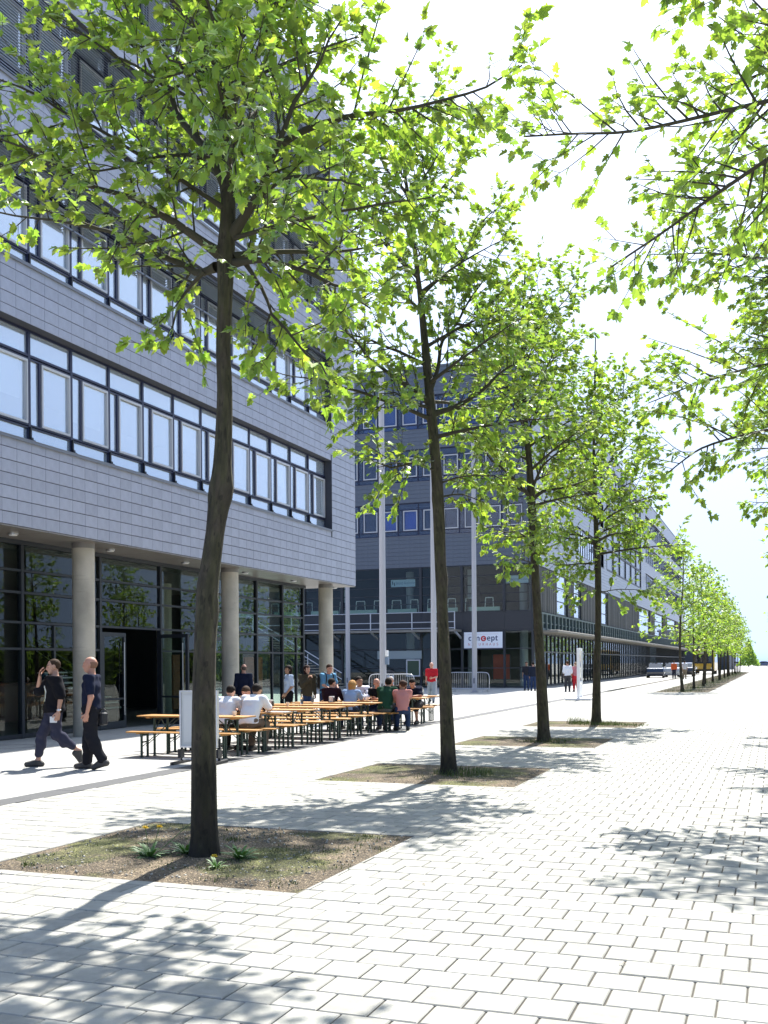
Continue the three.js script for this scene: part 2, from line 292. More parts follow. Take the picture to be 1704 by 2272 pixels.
// dandelions and leafy weeds
const weedLeaf = (() => { const n = 7, pos = [], idx = []; for (let i = 0; i <= n; i++) { const t = i / n, w = (0.09 + 0.10 * Math.sin(t * 3.0)) * (i % 2 ? 1.5 : 0.8) * (t > 0.97 ? 0.1 : 1), y = Math.sin(t * 1.9) * 0.55, x = t; pos.push(x, y, -w, x, y + 0.03, 0, x, y, w); if (i < n) for (const k of [0, 1]) { const a = i * 3 + k; idx.push(a, a + 1, a + 3, a + 1, a + 4, a + 3); } } const g = new THREE.BufferGeometry(); g.setAttribute('position', new THREE.Float32BufferAttribute(pos, 3)); g.setIndex(idx); g.computeVertexNormals(); return g; })();
const weedMat = mat(lin(0.085, 0.2, 0.03), 0.6, { transmission: 0.3, thickness: 0, side: THREE.DoubleSide }), yellow = mat(lin(0.75, 0.52, 0.02), 0.7);
function weed(label, p, a, size, n, flowers, seed) {
  const rnd = rng(seed), t = thing('dandelion_plant', label, 'plant', [p, -0.012, -a]);
  for (let i = 0; i < n; i++) { const m = put('leaf', weedLeaf, weedMat, t); m.rotation.set(0, i * 2.4 + rnd(), -0.25 + rnd() * 0.75, 'YXZ'); const s = size * (0.6 + rnd() * 0.7); m.scale.set(s * 1.15, s * 0.8, s * 0.42); }
  for (const [dx, dz, h] of flowers) {
    const stem = put('stem', rod(V3(0, 0, 0), V3(dx, h, dz), 0.003, 5), weedMat, t), pet = [];
    for (let k = 0; k < 26; k++) { const g = new THREE.BoxGeometry(0.028, 0.002, 0.006).translate(0.014, 0, 0).rotateZ(0.1 + (k % 3) * 0.35).rotateY(k * 2.4); pet.push(g.translate(dx, h, dz)); }
    put('flower', cleaned(pet), yellow, stem);
  }
}
weed('dandelion clump with two yellow flower heads left of the nearest tree', -5.0, 7.55, 0.13, 44, [[-0.02, 0.03, 0.27], [0.10, 0.0, 0.28], [0.32, -0.25, 0.34]], 1);
weed('leafy weed hugging the left side of the nearest trunk', -4.78, 7.78, 0.13, 30, [], 2);
weed('upright weed with one yellow bud right of the nearest tree', -4.22, 7.72, 0.14, 34, [[-0.12, 0.22, 0.07]], 3);
weed('low weed rosette in front and right of the nearest trunk', -4.22, 7.32, 0.09, 24, [], 4);
tag(obj('stick', [rod(V3(-4.55, 0.008, -7.33), V3(-4.36, 0.01, -7.36), 0.007, 6, 0.004), rod(V3(-4.44, 0.012, -7.35), V3(-4.40, 0.03, -7.39), 0.004, 5, 0.002)], mat(lin(0.22, 0.18, 0.13), 0.9)), 'short dry stick lying in front of the nearest trunk', 'stick');
// a few dead leaves and crumbs on the paving
{ const rnd = rng(4411), g = new THREE.CircleGeometry(1, 5).rotateX(-Math.PI / 2), im = wash(new THREE.InstancedMesh(g, mat(lin(0.16, 0.12, 0.07), 0.9, { side: THREE.DoubleSide }), 110)), o = new THREE.Object3D();
  for (let i = 0; i < 110; i++) { o.position.set(lerp(-7, 2.5, rnd()), 0.009, -lerp(3.6, 13, rnd())); o.rotation.set((rnd() - 0.5) * 0.7, rnd() * 6, (rnd() - 0.5) * 0.7); const s = 0.004 + rnd() * rnd() * 0.014; o.scale.set(s * 2, s, s * 0.6); o.updateMatrix(); im.setMatrixAt(i, o.matrix); }
  im.name = 'plant_litter'; im.userData = { kind: 'stuff', label: 'tiny dry leaf crumbs strewn on the paving', category: 'litter' }; scene.add(im); }
// dark rings let into the forecourt
for (const [p, a, r] of [[-11.6, 16.25, 0.62], [-14.6, 17.08, 0.52], [-12.4, 22.6, 0.6]]) put('inlay_ring', new THREE.RingGeometry(r - 0.045, r, 64).rotateX(-Math.PI / 2), mat(lin(0.09, 0.09, 0.095), 0.8), forecourt, p, 0.006, -a);
const T1_TRUNK = [[0.01, -0.01, 0.0, 0.119], [0.01, 0.6, 0.0, 0.117], [0.02, 1.39, -0.0, 0.112], [0.04, 1.99, -0.01, 0.108], [0.07, 2.39, -0.02, 0.1], [0.12, 2.79, -0.04, 0.088], [0.16, 3.15, -0.06, 0.1], [0.18, 3.39, -0.06, 0.084], [0.2, 3.98, -0.07, 0.074], [0.19, 4.38, -0.07, 0.074], [0.21, 4.78, -0.07, 0.074], [0.22, 5.18, -0.08, 0.082], [0.24, 5.58, -0.09, 0.068], [0.24, 5.97, -0.09, 0.056], [0.23, 6.37, -0.08, 0.048], [0.23, 6.77, -0.08, 0.04], [0.22, 7.17, -0.08, 0.034], [0.21, 7.77, -0.07, 0.024], [0.2, 8.4, -0.07, 0.012]];
const T1_LIMBS = [
  [0.045, [[0.16, 5.19, -0.06], [0.04, 5.28, 0.15], [-0.16, 5.41, 0.39], [-0.26, 5.46, 0.58], [-0.55, 5.52, 0.85], [-0.76, 5.69, 1.09], [-0.97, 5.73, 1.33]]],
  [0.04, [[0.14, 5.07, -0.05], [-0.07, 5.07, -0.11], [-0.28, 5.2, -0.16], [-0.59, 5.36, -0.19], [-0.97, 5.58, -0.18], [-1.45, 5.74, -0.14], [-1.89, 5.84, -0.11], [-2.47, 6.03, -0.03]]],
  [0.04, [[0.26, 5.15, -0.1], [0.35, 5.24, -0.28], [0.47, 5.31, -0.47], [0.76, 5.36, -0.73], [1.02, 5.43, -0.98], [1.25, 5.55, -1.21]]],
  [0.035, [[0.27, 5.1, -0.1], [0.54, 5.08, -0.07], [0.82, 4.99, -0.05], [1.15, 4.82, -0.05], [1.36, 4.7, 0.0], [1.6, 4.5, 0.04]]],
  [0.02, [[0.37, 5.11, -0.14], [0.53, 4.87, -0.13], [0.65, 4.62, -0.11], [0.86, 4.36, -0.13], [1.06, 4.15, -0.14], [1.23, 3.97, -0.14]]],
  [0.05, [[0.26, 5.34, -0.1], [0.49, 5.56, -0.06], [0.64, 5.7, 0.01], [0.8, 5.95, 0.08], [0.99, 6.23, 0.13], [1.22, 6.5, 0.17], [1.44, 6.76, 0.21]]],
  [0.05, [[0.24, 5.73, -0.09], [0.04, 6.1, -0.1], [-0.19, 6.38, -0.1], [-0.37, 6.71, -0.13], [-0.55, 7.01, -0.15], [-0.75, 7.39, -0.16], [-0.87, 7.78, -0.2]]],
  [0.022, [[0.47, 5.65, -0.17], [0.88, 5.66, 0.07], [1.31, 5.48, 0.29], [1.72, 5.26, 0.53]]],
  [0.035, [[0.64, 6.11, -0.24], [0.9, 6.21, -0.26], [1.22, 6.27, -0.3], [1.47, 6.27, -0.32], [1.71, 6.25, -0.33], [2.09, 6.3, -0.4], [2.43, 6.36, -0.45], [2.73, 6.5, -0.49]]],
  [0.04, [[0.23, 6.37, -0.08], [0.31, 6.65, -0.19], [0.43, 7.06, -0.32], [0.55, 7.51, -0.44], [0.6, 7.89, -0.54]]],
  [0.03, [[0.22, 6.73, -0.08], [0.08, 6.97, 0.11], [-0.03, 7.16, 0.3], [-0.13, 7.34, 0.48]]],
  [0.022, [[0.23, 5.97, -0.08], [0.05, 5.96, 0.15], [-0.16, 5.87, 0.39], [-0.43, 5.7, 0.65], [-0.73, 5.58, 0.92]]],
  [0.018, [[0.04, 5.03, -0.01], [-0.18, 4.86, -0.03], [-0.31, 4.69, -0.09], [-0.45, 4.52, -0.15]]],
  [0.03, [[0.24, 5.85, -0.09], [0.53, 5.83, 0.37], [0.89, 5.73, 0.81], [1.23, 5.52, 1.25]]],
  [0.03, [[0.23, 5.62, -0.08], [-0.11, 6.11, -0.52], [-0.5, 6.54, -0.95], [-0.82, 6.99, -1.4]]],
  [0.03, [[0.23, 6.17, -0.08], [0.15, 6.59, -0.59], [0.16, 7.08, -1.12], [0.15, 7.44, -1.66]]],
  [0.03, [[0.22, 6.57, -0.08], [0.31, 6.45, 0.42], [0.43, 6.2, 0.91], [0.57, 6.01, 1.39]]],
  [0.025, [[0.23, 6.89, -0.08], [0.41, 7.33, -0.36], [0.63, 7.75, -0.66], [0.86, 8.09, -0.96]]],
  [0.025, [[0.22, 7.13, -0.08], [-0.13, 7.57, -0.02], [-0.54, 7.9, 0.07], [-0.96, 8.07, 0.15]]],
  [0.025, [[0.21, 7.37, -0.08], [0.64, 7.28, 0.4], [1.06, 7.11, 0.89]]],
  [0.025, [[0.21, 7.37, -0.08], [-0.25, 8.14, -0.54], [-0.64, 8.96, -1.04]]]];
const T2_TRUNK = [[0.0, -0.0, -0.0, 0.127], [-0.02, 0.77, 0.01, 0.114], [-0.05, 1.87, 0.02, 0.107], [-0.09, 2.9, 0.03, 0.1], [-0.12, 4.07, 0.05, 0.096], [-0.16, 4.76, 0.06, 0.089], [-0.2, 5.31, 0.08, 0.093], [-0.24, 5.8, 0.09, 0.076], [-0.29, 6.42, 0.11, 0.062], [-0.35, 7.1, 0.13, 0.048], [-0.41, 7.65, 0.15, 0.041], [-0.46, 8.21, 0.17, 0.034], [-0.57, 9.03, 0.21, 0.024], [-0.64, 9.51, 0.24, 0.014]];
const T2_LIMBS = [
  [0.05, [[-0.24, 5.53, 0.09], [-0.44, 5.7, 0.27], [-0.66, 5.85, 0.46], [-0.94, 6.09, 0.68], [-1.12, 6.33, 0.85], [-1.24, 6.53, 1.0]]],
  [0.05, [[-0.19, 5.35, 0.07], [0.08, 5.47, -0.12], [0.45, 5.73, -0.34], [0.66, 5.99, -0.5], [0.94, 6.22, -0.69], [1.18, 6.39, -0.87]]],
  [0.04, [[-0.24, 5.62, 0.09], [-0.16, 6.04, -0.08], [-0.13, 6.5, -0.24], [0.03, 6.82, -0.44], [0.23, 7.29, -0.66], [0.46, 7.76, -0.89], [0.77, 8.32, -1.15]]],
  [0.03, [[-0.22, 5.45, 0.08], [-0.39, 5.45, 0.43], [-0.49, 5.52, 0.75], [-0.64, 5.45, 1.1]]],
  [0.03, [[-0.16, 4.73, 0.06], [-0.42, 4.59, 0.37], [-0.66, 4.49, 0.68], [-0.9, 4.61, 0.98]]],
  [0.03, [[-0.35, 7.1, 0.13], [-0.14, 7.46, -0.19], [0.12, 7.83, -0.53], [0.33, 8.49, -0.85], [0.62, 8.87, -1.19]]],
  [0.03, [[-0.37, 7.38, 0.14], [-0.59, 7.58, 0.43], [-0.77, 7.9, 0.72], [-0.88, 8.02, 0.97]]],
  [0.03, [[-0.46, 8.21, 0.17], [-0.23, 8.59, -0.02], [0.0, 8.91, -0.21], [0.24, 9.38, -0.41]]],
  [0.025, [[-0.52, 8.62, 0.2], [-0.71, 8.87, 0.48], [-0.82, 9.04, 0.74]]],
  [0.02, [[0.14, 6.69, -0.05], [0.48, 6.67, -0.25], [0.79, 6.8, -0.44], [1.1, 6.61, -0.63]]]];
const T3_TRUNK = [[-0.0, 0.0, 0.0, 0.145], [-0.05, 1.46, 0.02, 0.12], [-0.12, 2.91, 0.04, 0.106], [-0.17, 4.07, 0.06, 0.096], [-0.22, 5.22, 0.08, 0.096], [-0.26, 5.99, 0.1, 0.077], [-0.31, 6.48, 0.12, 0.067], [-0.34, 7.15, 0.13, 0.053], [-0.37, 7.92, 0.14, 0.039], [-0.35, 8.89, 0.13, 0.029], [-0.3, 9.85, 0.11, 0.019]];
const T3_LIMBS = [
  [0.05, [[-0.22, 5.08, 0.08], [-0.43, 5.35, 0.29], [-0.63, 5.57, 0.49], [-0.91, 5.83, 0.73], [-1.14, 6.19, 0.94], [-1.46, 6.35, 1.19]]],
  [0.05, [[-0.19, 5.05, 0.07], [0.01, 5.24, -0.14], [0.3, 5.31, -0.38], [0.74, 5.47, -0.68], [1.18, 5.69, -0.98]]],
  [0.035, [[-0.21, 5.22, 0.08], [0.02, 5.68, 0.13], [0.22, 5.85, 0.18], [0.6, 6.1, 0.17], [0.98, 6.36, 0.16]]],
  [0.03, [[-0.3, 6.38, 0.11], [-0.17, 6.81, -0.12], [0.02, 7.24, -0.38], [0.17, 7.87, -0.63], [0.24, 8.52, -0.84]]],
  [0.03, [[-0.33, 6.77, 0.12], [-0.57, 7.19, 0.47], [-0.69, 7.6, 0.76], [-0.72, 8.09, 1.02]]],
  [0.025, [[-0.2, 4.16, 0.07], [-0.51, 4.38, -0.02], [-0.84, 4.41, -0.11], [-1.16, 4.34, -0.2]]],
  [0.025, [[-0.35, 8.12, 0.13], [-0.0, 8.71, -0.07], [0.44, 9.22, -0.31], [0.7, 9.72, -0.48]]]];
const T4_TRUNK = [[-0.0, -0.0, 0.0, 0.14], [0.03, 1.41, -0.01, 0.109], [0.07, 2.86, -0.03, 0.097], [0.07, 3.83, -0.03, 0.097], [0.05, 4.68, -0.02, 0.097], [0.03, 5.41, -0.01, 0.073], [0.01, 6.14, -0.0, 0.061], [-0.01, 7.11, 0.01, 0.049], [-0.0, 8.08, 0.0, 0.036], [0.03, 9.29, -0.01, 0.024], [0.05, 10.26, -0.02, 0.018]];
const T4_LIMBS = [
  [0.05, [[0.06, 4.86, -0.02], [0.43, 5.06, -0.34], [0.86, 5.08, -0.68], [1.3, 5.1, -1.02]]],
  [0.05, [[0.05, 4.8, -0.02], [-0.31, 4.97, 0.3], [-0.84, 5.01, 0.68], [-1.26, 4.93, 1.01]]],
  [0.03, [[0.06, 4.26, -0.02], [-0.31, 4.24, 0.33], [-0.73, 4.19, 0.7], [-1.02, 4.21, 1.03]]],
  [0.03, [[0.03, 5.41, -0.01], [0.43, 5.92, -0.34], [0.87, 6.19, -0.68], [1.2, 6.83, -0.99]]],
  [0.03, [[0.01, 5.9, -0.0], [-0.4, 6.34, 0.42], [-0.58, 6.78, 0.75]]],
  [0.03, [[-0.01, 7.35, 0.0], [0.46, 8.09, -0.24], [0.68, 8.72, -0.4], [0.79, 9.34, -0.51]]]];
// ---------------------------------------------------------------- trees
function tube(pts, rad, seg, colors, tip = true) {
  const n = pts.length, pos = [], nor = [], uv = [], idx = [], col = [], T = V3(), N = V3(1, 0, 0), Bv = V3(), prev = V3(); let len = 0;
  for (let i = 0; i < n; i++) {
    T.copy(pts[Math.min(i + 1, n - 1)]).sub(pts[Math.max(i - 1, 0)]).normalize();
    if (i === 0) { N.set(Math.abs(T.x) < 0.8 ? 1 : 0, 0, Math.abs(T.x) < 0.8 ? 0 : 1); }
    N.sub(T.clone().multiplyScalar(N.dot(T))).normalize(); Bv.crossVectors(T, N);
    if (i) len += pts[i].distanceTo(prev); prev.copy(pts[i]);
    for (let k = 0; k <= seg; k++) {
      const t = (k / seg) * Math.PI * 2, cx = Math.cos(t), sx = Math.sin(t), r = typeof rad[i] === 'function' ? rad[i](t) : rad[i], d = V3(N.x * cx + Bv.x * sx, N.y * cx + Bv.y * sx, N.z * cx + Bv.z * sx);
      pos.push(pts[i].x + d.x * r, pts[i].y + d.y * r, pts[i].z + d.z * r); nor.push(d.x, d.y, d.z); uv.push((k / seg) * Math.max(1, Math.round(seg / 6)) * 0.35, len);
      if (colors) col.push(...colors(t, pts[i].y));
      if (i < n - 1 && k < seg) { const a = i * (seg + 1) + k, b = a + seg + 1; idx.push(a, a + 1, b, b, a + 1, b + 1); }
    }
  }
  const g = new THREE.BufferGeometry(); g.setAttribute('position', new THREE.Float32BufferAttribute(pos, 3)); g.setAttribute('normal', new THREE.Float32BufferAttribute(nor, 3)); g.setAttribute('uv', new THREE.Float32BufferAttribute(uv, 2)); if (colors) g.setAttribute('color', new THREE.Float32BufferAttribute(col, 3)); g.setIndex(idx);
  if (seg > 9) g.computeVertexNormals();
  return g;
}
function spline(pts, rads, step) {
  const c = new THREE.CatmullRomCurve3(pts, false, 'centripetal'), n = Math.max(3, Math.ceil(c.getLength() / step)), P = [], Rr = [];
  for (let i = 0; i <= n; i++) { const u = i / n; P.push(c.getPoint(u)); const f = u * (rads.length - 1), k = Math.min(Math.floor(f), rads.length - 2); Rr.push(lerp(rads[k], rads[k + 1], f - k)); }
  return [P, Rr];
}
// a five-lobed leaf, one unit long, folded a little along its midrib
function leafShape(fold, droop, simple) {
  const half = simple ? [[0, 0], [0.34, 0.06], [0.50, 0.34], [0.30, 0.62], [0, 1]] : [[0, 0], [0.20, -0.10], [0.46, 0.10], [0.30, 0.24], [0.56, 0.52], [0.28, 0.50], [0.24, 0.72], [0, 1]];
  const pos = [], idx = [], at = (x, z) => [x, -fold * Math.abs(x) * -1 - droop * z * z, z];
  for (const s of [1, -1]) { const o = pos.length / 3; for (const [x, z] of half) pos.push(...at(x * s, z)); const m = pos.length / 3; pos.push(...at(0, 0.4)); const n = half.length; for (let i = 0; i < n - 1; i++) s > 0 ? idx.push(m, o + i + 1, o + i) : idx.push(m, o + i, o + i + 1); }
  const g = new THREE.BufferGeometry(); g.setAttribute('position', new THREE.Float32BufferAttribute(pos, 3)); g.setIndex(idx); g.computeVertexNormals(); return g;
}
const LEAF = [leafShape(0.25, 0.18), leafShape(-0.22, 0.3), leafShape(0.45, 0.05)], LEAF_FAR = leafShape(0.3, 0.2, true);
const leafMat = new THREE.MeshPhysicalMaterial({ color: lin(0.31, 0.47, 0.04), roughness: 0.95, transmission: 0.55, thickness: 0, clearcoat: 0.35, clearcoatRoughness: 0.32, side: THREE.DoubleSide });
const barkTint = (seed, stain) => (t, y) => { const n = fbm((t / 6.2832 + 0.001) % 1, ((y * 0.21) % 1 + 1) % 1, 6, 4, seed), k = 0.8 + 0.5 * (n - 0.5), d = stain ? lerp(0.45, 1, smooth(stain - 0.03, stain + 0.03, y + 0.16 * (n - 0.5))) : 1; return [k * d, k * d * 0.99, k * d * 0.96]; };

// P: trunk [[x, y, z, r]...], limbs [[r0, [[x, y, z]...]]...]; leaves grow on side shoots of every limb
function growTree(o, P, seed) {
  const rnd = rng(seed), leaves = [], R = (a, b) => a + (b - a) * rnd(), size = P.leaf ?? 0.1, dens = P.dens ?? 1;
  const tp = P.trunk.map((q) => V3(q[0], q[1], q[2])), [tc, tr] = spline(tp, P.trunk.map((q) => q[3]), P.far ? 0.6 : 0.13);
  // radii follow height, not curve parameter
  for (let i = 0; i < tc.length; i++) { const y = tc[i].y; let k = 0; while (k < P.trunk.length - 2 && P.trunk[k + 1][1] < y) k++; const A = P.trunk[k], Bq = P.trunk[k + 1]; tr[i] = lerp(A[3], Bq[3], clamp((y - A[1]) / (Bq[1] - A[1] || 1), 0, 1)) * (1 + 0.28 * Math.exp(-Math.max(0, y) / 0.12)); }
  const knob = (P.knobs ?? []);
  const trunkR = tr.map((r, i) => (P.far ? r : (t) => { let k = 1 + 0.05 * Math.sin(t * 2 + i * 0.3) + 0.035 * Math.sin(t * 3 - i * 0.21) + 0.10 * (fbm((t / 6.2832 + 0.001) % 1, (tc[i].y * 0.17 + 5) % 1, 5, 3, seed) - 0.5); for (const [ky, kt, ka, kw] of knob) { const dy = (tc[i].y - ky) / kw, dt = Math.atan2(Math.sin(t - kt), Math.cos(t - kt)) / 0.6; k += ka * Math.exp(-dy * dy - dt * dt); } return r * k; }));
  put('trunk', tube(tc, trunkR, P.far ? 7 : 18, barkTint(seed, P.stain)), M.bark, o);
  const leafAt = (pos, out, s) => {
    const f = out.clone().multiplyScalar(0.9).add(V3(R(-0.6, 0.6), R(-0.75, 0.15), R(-0.6, 0.6))).normalize(), up = V3(R(-0.75, 0.75), 1, R(-0.75, 0.75));
    const x = V3().crossVectors(up, f).normalize(), n = V3().crossVectors(f, x);
    leaves.push(new THREE.Matrix4().makeBasis(x, n, f).scale(V3(s, s, s)).setPosition(pos.x + f.x * s * 0.3, pos.y + f.y * s * 0.3, pos.z + f.z * s * 0.3));
  };
  for (const [r0, raw] of P.limbs) {
    const lp = raw.map((q) => V3(q[0], q[1], q[2])), curve = new THREE.CatmullRomCurve3(lp, false, 'centripetal'), L = curve.getLength(), geos = [];
    const n = Math.max(4, Math.ceil(L / (P.far ? 0.5 : 0.16))), pts = [], rad = [];
    for (let i = 0; i <= n; i++) { const u = i / n, q = curve.getPoint(u), w = P.far ? 0 : 0.018 * Math.sin(u * 23 + seed) * u; pts.push(q.add(V3(w, w * 0.7, -w))); rad.push(lerp(r0, 0.006, Math.pow(u, 0.75)) * (i === 0 ? 1.25 : 1)); }
    geos.push(tube(pts, rad, P.far ? 4 : 8));
    const step = (P.far ? 0.34 : 0.15) / dens;
    for (let s = Math.min(0.35, L * 0.16); s < L; s += step * R(0.6, 1.4)) {
      const u = s / L, at = curve.getPoint(u), tan = curve.getTangent(u), side = V3(R(-1, 1), R(-0.75, 0.95), R(-1, 1)).cross(tan).normalize();
      const dir = tan.clone().multiplyScalar(R(0.35, 0.8)).add(side.multiplyScalar(R(0.6, 1))).add(V3(0, R(-0.05, 0.3), 0)).normalize();
      const len = (P.sub ?? 0.62) * R(0.45, 1.25) * (0.55 + 0.6 * Math.sin(Math.PI * Math.min(1, u * 0.8 + 0.2))), bend = V3(R(-0.3, 0.3), R(-0.18, 0.35), R(-0.3, 0.3)), sp = [];
      for (let i = 0; i <= 3; i++) { const t = i / 3; sp.push(at.clone().add(dir.clone().multiplyScalar(len * t)).add(bend.clone().multiplyScalar(len * t * t))); }
      const rr = Math.min(0.011, lerp(r0, 0.006, u) * 0.6); if (!P.far) geos.push(tube(sp, [rr, rr * 0.75, rr * 0.55, rr * 0.3], 4));
      const sc = new THREE.CatmullRomCurve3(sp), out = dir;
      for (let d = P.far ? 0.12 : 0.1; d <= len; d += (P.far ? 0.17 : 0.085) * R(0.7, 1.3)) {
        const q = sc.getPoint(Math.min(1, d / len));
        if (!P.far && rnd() < 0.4) { const tw = V3(R(-1, 1), R(-0.4, 0.8), R(-1, 1)).add(out).normalize().multiplyScalar(R(0.09, 0.2)), e = q.clone().add(tw); geos.push(tube([q, e], [0.003, 0.0018], 3)); for (let k = 0; k < 3; k++) leafAt(e.clone().addScaledVector(tw, R(-0.5, 0)), tw.clone().normalize(), size * R(0.55, 1.25)); }
        for (let k = 0; k < (P.far ? 2 : 1 + (rnd() < 0.45 ? 1 : 0)); k++) leafAt(q, out, size * R(0.55, 1.25));
      }
      for (let k = 0; k < 3; k++) leafAt(sp[3], out, size * R(0.5, 1.15));
    }
    { const e = pts[n], d = pts[n].clone().sub(pts[n - 1]).normalize(); for (let k = 0; k < (P.far ? 5 : 9); k++) leafAt(e.clone().add(V3(R(-0.12, 0.12), R(-0.1, 0.1), R(-0.12, 0.12))), d, size * R(0.6, 1.1)); }
    put('branch', cleaned(geos), M.twig, o);
  }
  // foliage: three leaf shapes; on the nearest trees the leaves that show largest are pieces of their own
  const order = leaves.map((m, i) => [m, i]);
  let own = new Set();
  if (P.pick) { const c = V3(); own = new Set(order.map(([m, i]) => { c.setFromMatrixPosition(m); return [i, P.pick(c, m.getMaxScaleOnAxis())]; }).filter((q) => q[1] > 0).sort((x, y) => y[1] - x[1]).slice(0, 300).map((q) => q[0])); }
  const crown = P.far ? [LEAF_FAR] : LEAF, col = new THREE.Color();
  crown.forEach((g, k) => {
    const mine = order.filter(([, i]) => i % crown.length === k && !own.has(i)), im = wash(new THREE.InstancedMesh(g, leafMat, mine.length));
    mine.forEach(([m], j) => { im.setMatrixAt(j, m); const b = 0.42 + 0.95 * Math.pow(rnd(), 1.15), y = rnd(); im.setColorAt(j, col.setRGB(b * (0.86 + 0.34 * y), b, b * (0.8 + 0.4 * rnd()))); });
    im.name = 'crown'; im.userData.kind = 'stuff'; o.add(im);
  });
  for (const i of own) { const m = put('leaf', LEAF[i % 3], leafMat, o); leaves[i].decompose(m.position, m.quaternion, m.scale); }
  return leaves.length;
}
function wildLimbs(seed, { h0 = 4.7, h1 = 9.2, n = 18, reach = 2.5, lean = [0, 0], low = 2, trunk, thick = 0.036 }) {
  const rnd = rng(seed), out = [], R = (a, b) => a + (b - a) * rnd();
  for (let i = 0; i < n; i++) {
    const f = i / (n - 1), h = lerp(h0, h1, f), az = i * 2.4 + R(-0.5, 0.5), len = reach * (0.55 + 0.5 * Math.sin(Math.PI * (0.25 + 0.62 * f))) * R(0.75, 1.2) * (1 - 0.45 * f), el = lerp(0.25, 0.95, f) + R(-0.2, 0.2), pts = [];
    let k = 0; while (k < trunk.length - 2 && trunk[k + 1][1] < h) k++; const A = trunk[k], B = trunk[k + 1], t = clamp((h - A[1]) / (B[1] - A[1]), 0, 1), cx = lerp(A[0], B[0], t), cz = lerp(A[2], B[2], t), curl = R(-0.35, 0.35);
    for (let s = 0; s <= 4; s++) { const u = s / 4, r = len * u * Math.cos(el), aa = az + curl * u; pts.push([cx + Math.cos(aa) * r + lean[0] * u, h + len * Math.sin(el) * (u - 0.35 * u * u * (1 - f)), cz + Math.sin(aa) * r + lean[1] * u]); }
    out.push([lerp(thick, 0.014, f), pts]);
  }
  for (let i = 0; i < low; i++) { const az = R(0, 6.28), h = R(h0 - 1.3, h0 - 0.3), len = R(0.7, 1.5); let k = 0; while (k < trunk.length - 2 && trunk[k + 1][1] < h) k++; const [cx, , cz] = trunk[k]; out.push([0.016, [0, 1, 2, 3].map((s) => [cx + Math.cos(az) * len * s / 3, h + 0.12 * s - 0.09 * s * s / 2, cz + Math.sin(az) * len * s / 3])]); }
  return out;
}
const camPos = V3(0, 1.65, 0), CY = Math.cos(0.3604), SY = Math.sin(0.3604);
const inView = (w) => { const a = -w.z, z = -w.x * SY + a * CY, x = w.x * CY + a * SY, k = x / z, m = (w.y - 1.65) / z; return z > 1 && Math.abs(k) < 0.37 && m < 0.64 && m > -0.35 ? z : 0; };
const picker = (bx, bz) => (c, s) => { const w = V3(c.x + bx, c.y, c.z + bz), z = inView(w); return z ? s / z : 0; };
const row = 'plane trees in two rows along the street';
function tree(label, p, a, P, seed) { const t = thing('plane_tree', label, 'tree', [p, 0, -a], row); growTree(t, P, seed); return t; }

tree('nearest leafy tree with a crooked dark trunk, standing before the benches', -4.6, 7.76, {
  trunk: T1_TRUNK.map(([x, y, z, r]) => [x, y, z, r * 0.9]), leaf: 0.092, dens: 1.5, stain: 0.72, knobs: [[3.12, 2.9, 0.42, 0.13], [3.14, 0.1, 0.3, 0.12], [2.3, 3.2, 0.22, 0.14], [2.1, 0.3, 0.2, 0.1], [4.5, 1.2, 0.14, 0.06], [5.15, 3, 0.2, 0.15]],
  limbs: [...T1_LIMBS, ...wildLimbs(21, { h0: 5.3, h1: 8.1, n: 12, reach: 2.1, low: 0, thick: 0.024, trunk: T1_TRUNK })], pick: picker(-4.6, -7.76),
}, 1001);
tree('second tree of the left row, its trunk in front of a grey mast', -4.52, 14.69, { trunk: T2_TRUNK.map(([x, y, z, r]) => [x, y, z, r * 0.86]), leaf: 0.096, dens: 1.45, sub: 0.7, stain: 0.3, knobs: [[4.1, 3, 0.2, 0.1], [2.9, 0.3, 0.3, 0.12]], limbs: [...T2_LIMBS, ...wildLimbs(22, { h0: 5.0, h1: 9.3, n: 17, reach: 2.4, low: 3, trunk: T2_TRUNK })] }, 1002);
tree('third tree of the left row, its trunk beside the corner of the far building', -4.47, 21.27, { trunk: T3_TRUNK.map(([x, y, z, r]) => [x, y, z, r * 0.86]), leaf: 0.106, dens: 1.4, sub: 0.76, limbs: [...T3_LIMBS, ...wildLimbs(23, { h0: 4.9, h1: 8.8, n: 17, reach: 2.3, low: 3, trunk: T3_TRUNK })] }, 1003);
tree('fourth tree of the left row with grass round its slim trunk', -4.4, 27.6, { trunk: T4_TRUNK.map(([x, y, z, r]) => [x, y, z, r * 0.86]), leaf: 0.114, dens: 1.4, sub: 0.78, limbs: [...T4_LIMBS, ...wildLimbs(24, { h0: 4.5, h1: 8.6, n: 17, reach: 2.3, low: 3, trunk: T4_TRUNK })] }, 1004);
